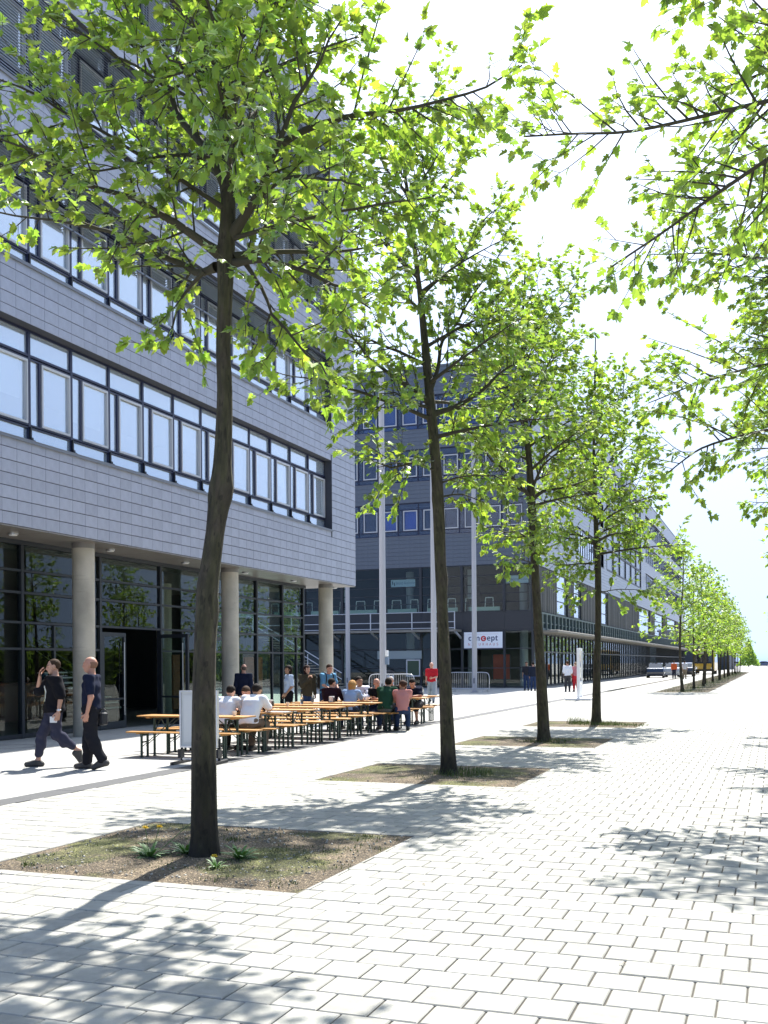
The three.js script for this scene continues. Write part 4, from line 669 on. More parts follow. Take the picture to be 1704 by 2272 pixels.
  // chairs with pale frames behind the first-floor glass: parts of the fit-out seen as rows
  for (let i = 0; i < 13; i++) {
    const p = -17.6 - i * 1.32, a = A2 + 0.3 + (i % 3) * 0.08, w = 0.62 + (i % 2) * 0.12;
    const c = thing('office_chair', `${ORD[i]} black chair with pale frame behind the upper shop window, from the right`, 'chair', [p, 5.0, -a], 'chairs behind the upper shop windows');
    put('frame', cleaned([rod(V3(-w / 2, 0, 0), V3(-w / 2 + 0.06, 0.98, 0), 0.03, 6), rod(V3(w / 2, 0, 0), V3(w / 2 - 0.06, 0.98, 0), 0.03, 6), rod(V3(-w / 2 + 0.06, 0.98, 0), V3(w / 2 - 0.06, 0.98, 0), 0.03, 6)]), M.white, c);
    put('backrest', rbox(-w / 2 + 0.08, w / 2 - 0.08, 0.52, 0.95, -0.03, 0.0, 0.01), M.black, c); put('seat', rbox(-w / 2 + 0.04, w / 2 - 0.04, 0.43, 0.48, -0.45, 0, 0.01), M.black, c);
  }
  // gallery with railing in front of the first floor, and its stair
  obj('gallery_slab', [BX(-40, -19.4, 3.72, 3.86, A2 - 1.6, A2 - 0.12)], M.canopy, shop);
  const posts = []; for (let p = -19.45; p > -40; p -= 2.95) posts.push(p);
  for (const p of posts) { obj('railing_post', [BX(p - 0.03, p + 0.03, 3.86, 5.03, A2 - 1.58, A2 - 1.52)], M.rail, shop); obj('bracket', [bar(V3(p, 3.3, -(A2 - 0.12)), V3(p, 3.74, -(A2 - 1.5)), 0.1, 0.12)], M.rail, shop); }
  for (const y of [3.95, 4.35, 5.0]) obj('rail', [rod(V3(-40, y, -(A2 - 1.55)), V3(-19.42, y, -(A2 - 1.55)), 0.028, 8)], M.rail, shop);
  const st = []; for (let i = 0; i < 22; i++) st.push(BX(-26.2 - (i + 1) * 0.29, -26.2 - i * 0.29, (i + 1) * 0.172 - 0.05, (i + 1) * 0.172, 61.3, 62.8));
  for (const s of st) obj('stair_tread', [s], M.concrete, shop);
  obj('stair_stringer', [bar(V3(-26.2, -0.02, -61.28), V3(-32.6, 3.72, -61.28), 0.05, 0.28), bar(V3(-26.2, -0.02, -62.82), V3(-32.6, 3.72, -62.82), 0.05, 0.28)], M.frame, shop);
  for (const y of [0.55, 0.95]) obj('stair_rail', [rod(V3(-26.0, y + 0.1, -61.26), V3(-32.6, y + 3.85, -61.26), 0.03, 8)], M.rail, shop);
  for (let i = 0; i < 4; i++) obj('railing_post', [rod(V3(-26.4 - i * 2, 0.1 + i * 1.15, -61.26), V3(-26.4 - i * 2, 1.15 + i * 1.15, -61.26), 0.03, 8)], M.rail, shop);
  // street side: lapped cladding
  const s2 = []; const sy = (y0, y1, a0, a1) => { const n = Math.max(1, Math.round((y1 - y0) / 0.27)), h = (y1 - y0) / n; for (let i = 0; i < n; i++) s2.push(BX(P2 - 0.03, P2 + 0.012, y0 + i * h + 0.008, y0 + (i + 1) * h - 0.008, a0, a1)); };
  const segs = [[A2 + 0.02, 83, []], [83, 96.6, B2], [96.6, 98.4, []], [98.4, 125.5, [[10.35, 20.4]]], [125.5, 130.2, []], [130.2, 186, B2], [186, A2E, []]];
  for (const [a0, a1, holes] of segs) { let y = 8.15; for (const [lo, hi] of [...holes, [R2, R2]]) { sy(y, lo, a0, a1); y = hi; } }
  tag(obj('cladding_courses', s2, M.clad3, shop), null, null, null, 'stuff');
  obj('wall', [BX(P2 - 0.5, P2 - 0.04, 8.12, B2[0][0], A2 + 0.3, A2E), BX(P2 - 0.5, P2 - 0.04, B2[2][1], R2 - 0.04, A2 + 0.3, A2E), BX(P2 - 0.5, P2 - 0.04, B2[0][1], B2[1][0], A2 + 0.3, 98.3), BX(P2 - 0.5, P2 - 0.04, B2[1][1], B2[2][0], A2 + 0.3, 98.3), BX(P2 - 0.5, P2 - 0.04, B2[0][1], B2[1][0], 125.6, A2E), BX(P2 - 0.5, P2 - 0.04, B2[1][1], B2[2][0], 125.6, A2E), BX(P2 - 0.5, P2 - 0.04, 8.13, R2 - 0.05, A2 + 0.31, 83), BX(P2 - 0.5, P2 - 0.04, 8.13, R2 - 0.05, 125.6, 130.2)], M.backing, shop);
  // stairwell glazing
  for (let i = 0; i <= 6; i++) obj('mullion', [BX(P2 - 0.12, P2 + 0.03, 10.35, 20.4, 98.4 + i * 4.5 - 0.12, 98.4 + i * 4.5 + 0.12)], M.frame, shop);
  for (let i = 0; i < 6; i++) for (let k = 0; k < 5; k++) obj('pane', [BX(P2 - 0.08, P2 - 0.07, 10.45 + k * 2, 12.25 + k * 2, 98.52 + i * 4.5, 102.78 + i * 4.5)], mat(lin(0.16, 0.175, 0.185), 0.25), shop);
  for (let k = 0; k <= 5; k++) obj('transom', [BX(P2 - 0.11, P2 + 0.02, 10.35 + k * 2.0 - 0.1, 10.35 + k * 2.0 + 0.09, 98.52, 125.28)], M.frame, shop);
  // street windows, some with tilted sunshades
  B2.forEach(([lo, hi], b) => {
    for (const [a0, n] of [[83.1, 6], [130.3, 24]]) for (let k = 0; k < n; k++) {
      const w = 2.2, a = a0 + k * (n > 10 ? 2.3 : w), q = put('window', cleaned([BX(-0.05, 0.05, 0, hi - lo, 0, 0.08), BX(-0.05, 0.05, 0, 0.07, 0.08, w), BX(-0.05, 0.05, hi - lo - 0.07, hi - lo, 0.08, w), BX(-0.05, 0.05, 0.07, hi - lo - 0.07, w / 2, w / 2 + 0.06)]), M.navy, shop, P2 - 0.2 + 28, lo, -a + 100);
      put('pane', BX(-0.004, 0.004, 0.07, hi - lo - 0.07, 0.08, w), M.pane, q);
      if ((k * 3 + b) % 5 === 0) put('sunshade', box(0, 0.02, -1.0, 0, -w + 0.1, -0.1).rotateZ(0.75).translate(0.1, hi - lo - 0.1, 0), M.slat, q);
    }
    obj('window_sill', [BX(P2 - 0.2, P2 + 0.05, lo - 0.05, lo, 83, 96.6), BX(P2 - 0.2, P2 + 0.05, lo - 0.05, lo, 130.2, 186)], M.sill, shop);
  });
  // first floor on the street side: timber slats with window gaps
  const slatMat2 = [M.slats2, mat(lin(0.16, 0.165, 0.17), 0.7, { map: texWood }), mat(lin(0.085, 0.09, 0.095), 0.7, { map: texWood })], gaps = [[74.6, 78.6], [81.4, 84.6], [95.5, 99], [124, 135], [141, 152], [158, 172]], sl = [[], [], []], r2 = rng(66);
  for (let a = A2 + 0.1; a < A2E; a += 0.26) { if (gaps.some((g) => a > g[0] - 0.26 && a < g[1])) continue; sl[Math.floor(r2() * 3)].push(BX(P2 - 0.1, P2 - 0.02 + r2() * 0.03, 5.1, 8.1, a, a + 0.2)); }
  sl.forEach((g, i) => tag(obj('timber_slats', g, slatMat2[i], shop), null, null, null, 'stuff'));
  obj('slat_wall', [BX(P2 - 0.3, P2 - 0.14, 5.0, 8.12, A2 + 0.1, 74.6), BX(P2 - 0.3, P2 - 0.14, 5.0, 8.12, 78.6, 81.4), BX(P2 - 0.3, P2 - 0.14, 5.0, 8.12, 84.6, 95.5), BX(P2 - 0.3, P2 - 0.14, 5.0, 8.12, 99, 124), BX(P2 - 0.3, P2 - 0.14, 5.0, 8.12, 135, 141), BX(P2 - 0.3, P2 - 0.14, 5.0, 8.12, 152, 158), BX(P2 - 0.3, P2 - 0.14, 5.0, 8.12, 172, A2E)], M.backing, shop);
  for (const [i, [a0, a1]] of gaps.entries()) {
    const w = obj('window', [BX(P2 - 0.22, P2 - 0.1, 5.1, 5.2, a0, a1), BX(P2 - 0.22, P2 - 0.1, 8.0, 8.1, a0, a1), BX(P2 - 0.22, P2 - 0.1, 5.2, 8, a0, a0 + 0.1), BX(P2 - 0.22, P2 - 0.1, 5.2, 8, a1 - 0.1, a1), ...[1, 2].map((k) => BX(P2 - 0.21, P2 - 0.11, 5.1 + k - 0.03, 5.1 + k + 0.03, a0 + 0.1, a1 - 0.1))], M.frame, shop);
    if (i === 1) obj('curtain', [BX(P2 - 0.4, P2 - 0.3, 5.1, 8.05, a0, a1)], M.white, w);
    const n = Math.max(1, Math.round((a1 - a0) / 2)), q = (a1 - a0 - 0.2) / n; for (let k = 0; k < n; k++) obj('pane', [BX(P2 - 0.16, P2 - 0.15, 5.2, 8, a0 + 0.1 + k * q, a0 + 0.1 + (k + 1) * q - 0.03)], M.pane, w);
  }
  // street canopy with its green-grey framework
  obj('canopy', [rbox(P2 - 0.1, P2 + 1.35, 3.62, 3.8, -A2E, -(A2 + 1.6), 0.05, 2)], M.canopy, shop);
  obj('canopy_beam', [BX(P2 - 0.02, P2 + 0.2, 4.9, 5.02, A2 + 0.3, A2E), BX(P2 - 0.02, P2 + 0.2, 3.82, 3.95, A2 + 0.3, A2E), BX(P2 + 0.02, P2 + 0.16, 4.28, 4.36, A2 + 0.3, A2E)], M.truss, shop);
  for (let a = A2 + 0.35, i = 0; a < A2E && i < 90; a += 1.38, i++) obj('canopy_post', [BX(P2 - 0.02, P2 + 0.26, 3.8, 4.9, a, a + 0.3)], M.truss, shop);
  obj('fascia_glass', [BX(P2 - 0.12, P2 - 0.06, 3.82, 5.0, A2 + 0.2, A2E)], M.darkband, shop);
  // street shop glazing
  for (let a = A2 + 0.25, i = 0; a < A2E && i < 90; a += 1.4, i++) { obj('mullion', [BX(P2 - 0.1, P2 + 0.03, 0, 3.62, a, a + 0.08)], M.frame, shop); obj('pane', [BX(P2 - 0.05, P2 - 0.042, 0.12, 3.55, a + 0.08, Math.min(a + 1.4, A2E))], M.shopglass, shop); }
  for (const y of [0.05, 2.35, 3.58]) obj('transom', [BX(P2 - 0.09, P2 + 0.015, y - 0.05, y + 0.05, A2 + 0.33, A2E)], M.frame, shop);
  obj('poster', [BX(P2 + 0.035, P2 + 0.05, 2.4, 3.55, 66.8, 67.9)], mat(lin(0.62, 0.55, 0.55), 0.6), shop);
}
// ---------------------------------------------------------------- beer tables and benches
const rowsG = 'folding beer tables and benches on the forecourt';
function legFrame(x, w, top) {   // folding leg frame across the table at x
  const g = [], r = 0.016;
  for (const z of [-w, w]) g.push(box(x - r, x + r, 0, top, z - r, z + r), box(x - 0.02, x + 0.02, 0, 0.012, z - 0.03, z + 0.03));
  g.push(box(x - 0.012, x + 0.012, top * 0.62, top * 0.62 + 0.024, -w + r, w - r), box(x - 0.014, x + 0.014, top - 0.03, top - 0.001, -w + r, w - r));
  return g;
}
function makeTable(label) {
  const t = thing('beer_table', label, 'table', [0, 0, 0], rowsG), L = 1.1, W = 0.25;
  for (let i = 0; i < 3; i++) put('plank', rbox(-L, L, 0.705, 0.73, -W + i * 0.1667 + 0.001, -W + (i + 1) * 0.1667 - 0.001, 0.004), M.wood, t);
  put('batten', rbox(-L + 0.18, -L + 0.26, 0.68, 0.704, -W + 0.03, W - 0.03, 0.003), M.wood, t); put('batten', rbox(L - 0.26, L - 0.18, 0.68, 0.704, -W + 0.03, W - 0.03, 0.003), M.wood, t); put('batten', rbox(-0.04, 0.04, 0.68, 0.704, -W + 0.03, W - 0.03, 0.003), M.wood, t);
  for (const s of [-1, 1]) put('leg', cleaned([...legFrame(s * 0.74, 0.21, 0.69), bar(V3(s * 0.74, 0.42, -0.08), V3(s * 0.38, 0.69, -0.08), 0.012, 0.02), bar(V3(s * 0.74, 0.42, 0.08), V3(s * 0.38, 0.69, 0.08), 0.012, 0.02), bar(V3(s * 0.74, 0.44, -0.2), V3(s * 0.74, 0.68, 0.0), 0.012, 0.016), bar(V3(s * 0.74, 0.44, 0.2), V3(s * 0.74, 0.68, 0.0), 0.012, 0.016)]), M.green, t);
  return t;
}
function makeBench(label) {
  const t = thing('beer_bench', label, 'bench', [0, 0, 0], rowsG), L = 1.1, W = 0.12;
  put('seat', rbox(-L, L, 0.435, 0.46, -W, W, 0.006), M.wood, t);
  put('batten', rbox(-L + 0.2, -L + 0.27, 0.415, 0.434, -W + 0.02, W - 0.02, 0.003), M.wood, t); put('batten', rbox(L - 0.27, L - 0.2, 0.415, 0.434, -W + 0.02, W - 0.02, 0.003), M.wood, t);
  for (const s of [-1, 1]) put('leg', cleaned([...legFrame(s * 0.78, 0.095, 0.42), bar(V3(s * 0.78, 0.2, -0.05), V3(s * 0.5, 0.42, -0.05), 0.01, 0.018), bar(V3(s * 0.78, 0.2, 0.05), V3(s * 0.5, 0.42, 0.05), 0.01, 0.018)]), M.green, t);
  return t;
}
const SETS = [16.3, 17.7, 19.0, 20.25, 21.45, 22.7, 24.05, 26.25, 27.75];
{
  let t0, b0; const rnd = rng(12);
  SETS.forEach((a, i) => {
    const p = -9.77 + (rnd() - 0.5) * 0.12 + (i === 6 ? 0.22 : 0) + (i === 8 ? -0.1 : 0), turn = (rnd() - 0.5) * 0.03, tl = `${ORD[i]} orange beer table in the row, counted from the walking men`;
    if (!t0) { t0 = makeTable(tl); t0.position.set(p, 0, -a); t0.rotation.y = turn; } else copy(t0, tl, [p, 0, -a], turn);
    for (const s of [-1, 1]) {
      const bp = p + (rnd() - 0.5) * 0.1, ba = a + s * 0.475, bl = `orange bench on the ${s < 0 ? 'near' : 'far'} side of the ${ORD[i]} beer table`, bt = turn + (rnd() - 0.5) * 0.03;
      if (!b0) { b0 = makeBench(bl); b0.position.set(bp, 0, -ba); b0.rotation.y = bt; } else copy(b0, bl, [bp, 0, -ba], bt);
    }
  });
}
// small things on the tables
const glassM = mat(lin(0.9, 0.95, 0.95), 0.02, { transmission: 1, thickness: 0.02, ior: 1.45 });
function lathe(pts, seg = 16) { return new THREE.LatheGeometry(pts.map((q) => new THREE.Vector2(...q)), seg); }
const cupG = lathe([[0, 0], [0.03, 0], [0.04, 0.09], [0.037, 0.09], [0.028, 0.006], [0, 0.006]]), plateG = lathe([[0, 0.004], [0.06, 0], [0.115, 0.018], [0.115, 0.022], [0.06, 0.008], [0, 0.009]], 24), bottleG = lathe([[0, 0], [0.033, 0], [0.034, 0.14], [0.014, 0.2], [0.013, 0.235], [0, 0.235]]);
const top = 0.731;
[[-9.0, 16.3, 'white paper cup on the first beer table'], [-9.9, 20.3, 'white paper cup on the fourth beer table'], [-9.5, 24.0, 'white paper cup before the person in pink'], [-9.2, 26.2, 'white paper cup on the eighth beer table']].forEach(([p, a, l]) => { const t = thing('paper_cup', l, 'cup', [p, top, -a]); put('cup_body', cupG, M.white, t); });
[[-9.95, 17.72, 'white plate before the man in brown'], [-9.2, 17.7, 'white plate before the nearer white shirt'], [-9.95, 24.05, 'white plate on the seventh beer table'], [-8.85, 24.05, 'white plate before the person in green']].forEach(([p, a, l]) => { const t = thing('plate', l, 'plate', [p, top, -a]); put('dish', plateG, M.white, t); put('food', new THREE.SphereGeometry(0.06, 12, 8).scale(1, 0.35, 0.8).translate(0, 0.02, 0), mat(lin(0.45, 0.22, 0.06), 0.8), t); });
[[-10.1, 21.45, 'clear bottle on the fifth beer table'], [-10.4, 22.7, 'clear bottle on the sixth beer table'], [-9.6, 24.1, 'clear bottle among the people on the seventh beer table'], [-9.3, 27.75, 'clear bottle on the last beer table']].forEach(([p, a, l]) => { const t = thing('bottle', l, 'bottle', [p, top, -a]); put('bottle_body', bottleG, glassM, t); put('cap', new THREE.CylinderGeometry(0.015, 0.015, 0.02, 12).translate(0, 0.245, 0), M.green, t); });
{ const t = thing('newspaper', 'folded newspaper on the end of the second beer table', 'newspaper', [-8.85, top, -17.75]); put('sheets', rbox(-0.2, 0.2, 0.001, 0.012, -0.15, 0.15, 0.002), M.white, t); put('sheets', rbox(-0.19, 0.2, 0.0125, 0.016, -0.14, 0.15, 0.001), mat(lin(0.6, 0.58, 0.55), 0.9), t); }
for (const [p, a, l] of [[-10.3, 20.25, 'napkin holder on the fourth beer table'], [-9.9, 22.7, 'napkin holder on the sixth beer table']]) { const t = thing('napkin_holder', l, 'napkin holder', [p, top, -a]); put('stand', cleaned([box(-0.07, 0.07, 0, 0.008, -0.05, 0.05), box(-0.07, -0.062, 0.008, 0.11, -0.05, 0.05), box(0.062, 0.07, 0.008, 0.11, -0.05, 0.05)]), M.black, t); put('napkins', rbox(-0.055, 0.055, 0.009, 0.14, -0.045, 0.045, 0.004), M.white, t); }

// ---------------------------------------------------------------- white notice board on feet
{
  const t = thing('notice_board', 'blank white notice board on low dark feet behind the nearest trunk', 'sign board', [-8.95, 0, -15.0]); t.rotation.y = 0.1; t.keep = true;
  put('panel', cleaned([box(-0.31, 0.31, 0.3, 1.2, -0.025, 0.02)]), mat(lin(0.60, 0.61, 0.60), 0.4), t);
  put('panel_face', box(-0.27, 0.27, 0.36, 1.14, 0.022, 0.028), mat(lin(0.66, 0.67, 0.665), 0.35), t);
  put('frame', cleaned([box(-0.34, -0.31, 0.27, 1.22, -0.035, 0.04), box(0.31, 0.34, 0.27, 1.22, -0.035, 0.04), box(-0.31, 0.31, 1.2, 1.22, -0.035, 0.04), box(-0.31, 0.31, 0.27, 0.3, -0.035, 0.04)]), M.steel, t);
  for (const x of [-0.34, 0.34]) { put('leg', cleaned([box(x - 0.02, x + 0.02, 0.05, 0.42, -0.06, -0.036), box(x - 0.025, x + 0.025, 0.1, 0.24, -0.09, 0.06)]), M.black, t); put('foot', rbox(x - 0.03, x + 0.03, 0.0, 0.05, -0.34, 0.34, 0.01), M.black, t); }
  put('crossbar', box(-0.32, 0.32, 0.06, 0.09, -0.05, -0.02), M.steel, t);
}
// ---------------------------------------------------------------- flag masts
function mast(label, p, a, h) {
  const t = thing('flag_mast', label, 'mast', [p, 0, -a], 'tall grey masts on the forecourt');
  put('pole', new THREE.CylinderGeometry(0.115, 0.145, h, 32).translate(0, h / 2, 0), M.pole, t); put('cap', new THREE.SphereGeometry(0.12, 20, 10, 0, 6.2832, 0, 1.57).scale(1, 0.5, 1).translate(0, h, 0), M.pole, t); put('base_plate', new THREE.CylinderGeometry(0.24, 0.26, 0.04, 32).translate(0, 0.02, 0), M.sill, t); put('hatch', rbox(-0.05, 0.05, 0.5, 0.8, 0.125, 0.15, 0.01), M.sill, t);
  return t;
}
const mB = mast('tall grey mast with a small box on it, right of the last column', -15.56, 41.17, 14.0);
mast('tall grey mast half hidden by the second tree', -15.56, 48.23, 14.0); mast('tall grey mast in front of the shop sign', -15.56, 55.6, 14.2); mast('shaded grey mast furthest back, between the two buildings', -24.2, 58, 13.5);
put('control_box', rbox(0.12, 0.24, 1.95, 2.2, -0.06, 0.08, 0.01), M.white, mB); put('control_box', rbox(0.12, 0.26, 1.6, 1.9, -0.08, 0.09, 0.01), mat(lin(0.16, 0.22, 0.3), 0.5), mB);
// ---------------------------------------------------------------- crowd barriers
function barrier(label, p0, a0, p1, a1) {
  const t = thing('crowd_barrier', label, 'barrier', [(p0 + p1) / 2, 0, -(a0 + a1) / 2], 'steel crowd barriers'); t.rotation.y = Math.atan2(a1 - a0, p1 - p0); const L = Math.hypot(p1 - p0, a1 - a0) / 2;
  const c = new THREE.CatmullRomCurve3([V3(-L, 0.16, 0), V3(-L, 0.9, 0), V3(-L + 0.1, 1.06, 0), V3(-L + 0.3, 1.1, 0), V3(0, 1.1, 0), V3(L - 0.3, 1.1, 0), V3(L - 0.1, 1.06, 0), V3(L, 0.9, 0), V3(L, 0.16, 0)], false, 'centripetal');
  put('frame', cleaned([new THREE.TubeGeometry(c, 60, 0.021, 8), rod(V3(-L, 0.18, 0), V3(L, 0.18, 0), 0.021, 8)]), M.steel, t);
  for (let x = -L + 0.14; x < L - 0.1; x += 0.125) put('bar', rod(V3(x, 0.18, 0), V3(x, 1.09, 0), 0.009, 6), M.steel, t);
  for (const s of [-1, 1]) put('foot', cleaned([bar(V3(s * (L - 0.25), 0.17, 0), V3(s * (L - 0.25), 0.03, 0.3), 0.05, 0.02), bar(V3(s * (L - 0.25), 0.17, 0), V3(s * (L - 0.25), 0.03, -0.3), 0.05, 0.02), box(s * (L - 0.25) - 0.03, s * (L - 0.25) + 0.03, 0, 0.03, -0.34, 0.34)]), M.steel, t);
}
barrier('steel crowd barrier at the foot of the mast before the shop sign', -17.6, 57.4, -15.0, 56.6);
barrier('steel crowd barrier behind the seated people', -19.5, 49.6, -17.0, 49.4);
// ---------------------------------------------------------------- signs
function canvasTex(w, h, draw) { const c = document.createElement('canvas'); c.width = w; c.height = h; draw(c.getContext('2d'), w, h); const t = new THREE.CanvasTexture(c); t.colorSpace = THREE.SRGBColorSpace; return t; }
function flat(w, h, d, front, side) { return [new THREE.BoxGeometry(w, h, d), [side, side, side, side, front, side]]; }
{
  const tx = canvasTex(1024, 420, (g, w, h) => {
    g.fillStyle = '#f4f6fb'; g.fillRect(0, 0, w, h); g.fillStyle = '#c9a3a6'; g.fillRect(110, 52, 800, 5);
    g.font = 'bold 190px sans-serif'; g.textBaseline = 'alphabetic'; g.fillStyle = '#1d2d5c';
    const word = ['c', 'o', 'n', 'c', 'e', 'p', 't'], k = word.map((q) => g.measureText(q).width), tot = k.reduce((s, q) => s + q, 0) + 90; let x = 110; const sc = 800 / tot;
    word.forEach((q, i) => { const cw = i === 3 ? 178 : k[i]; if (i === 3) { g.fillStyle = '#c8262c'; g.beginPath(); g.arc(x + cw * sc / 2 + 3, 172, 72, 0, 7); g.fill(); g.fillStyle = '#f4f6fb'; g.font = 'bold 130px sans-serif'; g.save(); g.translate(x + cw * sc / 2 + 3, 208); g.textAlign = 'center'; g.fillText(q, 0, 0); g.restore(); g.textAlign = 'left'; g.font = 'bold 190px sans-serif'; g.fillStyle = '#1d2d5c'; } else { g.save(); g.translate(x, 226); g.scale(sc * 1.02, 1); g.fillText(q, 0, 0); g.restore(); } x += cw * sc; });
    g.font = '92px sans-serif'; g.fillStyle = '#c2686c'; 'NATURHAUS'.split('').forEach((q, i) => { g.textAlign = 'center'; g.fillText(q, 138 + i * 94, 352); });
  });
  const t = thing('shop_sign', 'white shop sign with dark blue lettering, a red disc and red capitals', 'sign', [-17.9, 2.6, -66.12]);
  const [g, ms] = flat(2.62, 1.06, 0.06, mat(lin(1, 1, 1), 0.5, { map: tx }), M.white); put('panel', g.translate(0, 0.55, 0), ms, t); put('rim', cleaned([box(-1.36, 1.36, -0.06, 0.018, -0.035, 0.02), box(-1.36, 1.36, 1.082, 1.12, -0.035, 0.02), box(-1.36, -1.312, 0.018, 1.082, -0.035, 0.02), box(1.312, 1.36, 0.018, 1.082, -0.035, 0.02)]), M.navy, t);
  const tx2 = canvasTex(1024, 200, (q, w, h) => { q.fillStyle = '#aebfd0'; q.fillRect(0, 0, w, h); q.fillStyle = '#18203a'; for (const [x, f] of [[40, 0], [96, 1]]) { q.save(); q.translate(x, 40); q.transform(1, 0, 0.25, 1, 0, 0); q.fillRect(f ? 12 : 0, f ? 34 : 0, 34, 92); q.restore(); } q.font = '104px sans-serif'; q.fillStyle = '#5d6c88'; q.fillText('Beiond Akademie', 190, 132); });
  const m2 = mat(lin(1, 1, 1), 0.5, { map: tx2 });
  for (const [p, l] of [[-15.55, 'pale strip with a dark logo and lettering in the corner upper window'], [-23.6, 'pale lettered strip in the upper window behind the masts']]) { const s = thing('window_sign', l, 'sign', [p, 6.86, -66.42]); const [gg, mm] = flat(1.75, 0.5, 0.02, m2, M.white); put('panel', gg.translate(0, 0.26, 0), mm, s); }
  const t3 = thing('shop_sign', 'long pale sign strip over the shop window left of the masts', 'sign', [-23.8, 1.95, -66.15]); put('panel', box(-1.6, 1.6, 0, 0.55, -0.03, 0.02), mat(lin(0.30, 0.36, 0.38), 0.5), t3); put('panel', box(-1.55, 1.55, 0.03, 0.52, 0.022, 0.03), mat(lin(0.34, 0.41, 0.42), 0.5), t3);
  const t4 = thing('poster_frame', 'green poster in a pale frame on the shop front behind the seated people', 'poster', [-22.8, 0.75, -66.12]); put('frame', cleaned([box(-0.5, -0.42, 0, 1.15, -0.03, 0.03), box(0.42, 0.5, 0, 1.15, -0.03, 0.03), box(-0.42, 0.42, 0, 0.08, -0.03, 0.03), box(-0.42, 0.42, 1.07, 1.15, -0.03, 0.03)]), M.rail, t4); put('print', box(-0.42, 0.42, 0.08, 1.07, -0.02, 0.01), mat(lin(0.05, 0.09, 0.05), 0.5), t4);
  const t5 = thing('poster_frame', 'orange red poster behind the corner shop window', 'poster', [-16.9, 0.5, -67.0]); put('frame', box(-0.62, 0.62, 0, 1.75, -0.03, 0.0), M.frame, t5); put('print', box(-0.56, 0.56, 0.06, 1.69, 0.001, 0.01), mat(lin(0.42, 0.06, 0.03), 0.6), t5);
  const t6 = thing('advertising_pillar', 'short round pillar with posters at the foot of the shaded mast', 'pillar', [-21.2, 0, -57]); put('drum', new THREE.CylinderGeometry(0.33, 0.33, 1.1, 32).translate(0, 0.55, 0), M.black, t6); put('lid', new THREE.SphereGeometry(0.36, 24, 8, 0, 6.3, 0, 1.57).scale(1, 0.5, 1).translate(0, 1.1, 0), M.black, t6); for (const q of [-0.5, 0.4, 1.3]) put('notice', new THREE.CylinderGeometry(0.336, 0.336, 0.6, 8, 1, true, q - 0.3, 0.6).translate(0, 0.65, 0), mat(lin(0.55, 0.58, 0.62), 0.7, { side: THREE.DoubleSide }), t6);
}
{ // stele with posters on the street
  const tx = canvasTex(256, 384, (g, w, h) => { g.fillStyle = '#e9e4d4'; g.fillRect(0, 0, w, h); g.fillStyle = '#d8b84a'; g.fillRect(24, 30, 110, 200); g.fillStyle = '#7f96b8'; g.beginPath(); g.arc(160, 190, 52, 0, 7); g.fill(); g.fillStyle = '#8a4a3a'; g.fillRect(130, 60, 34, 180); g.fillStyle = '#555'; for (let i = 0; i < 5; i++) g.fillRect(30, 270 + i * 20, 150 - i * 14, 8); });
  const t = thing('information_stele', 'tall white frame sign with a tilted poster on a flat base', 'sign', [-7.9, 0, -45.2]); t.rotation.y = 1.62;
  put('base', rbox(-0.75, 0.75, 0, 0.1, -0.55, 0.55, 0.02), M.white, t);
  for (const s of [-1, 1]) put('post', rbox(s * 0.48 - 0.06, s * 0.48 + 0.06, 0.1, 2.25, -0.06, 0.06, 0.01), M.white, t);
  put('crossbar', rbox(-0.42, 0.42, 2.13, 2.25, -0.06, 0.06, 0.01), M.white, t); put('crossbar', rbox(-0.42, 0.42, 0.75, 0.82, -0.05, 0.05, 0.01), M.white, t);
  const [g, ms] = flat(0.78, 1.15, 0.03, mat(lin(1, 1, 1), 0.6, { map: tx }), M.white); put('poster', g.translate(0, 1.55, 0), ms, t);
  put('lower_poster', box(-0.36, 0.36, 0.84, 0.95, -0.02, 0.02), mat(lin(0.3, 0.26, 0.24), 0.7), t);
}
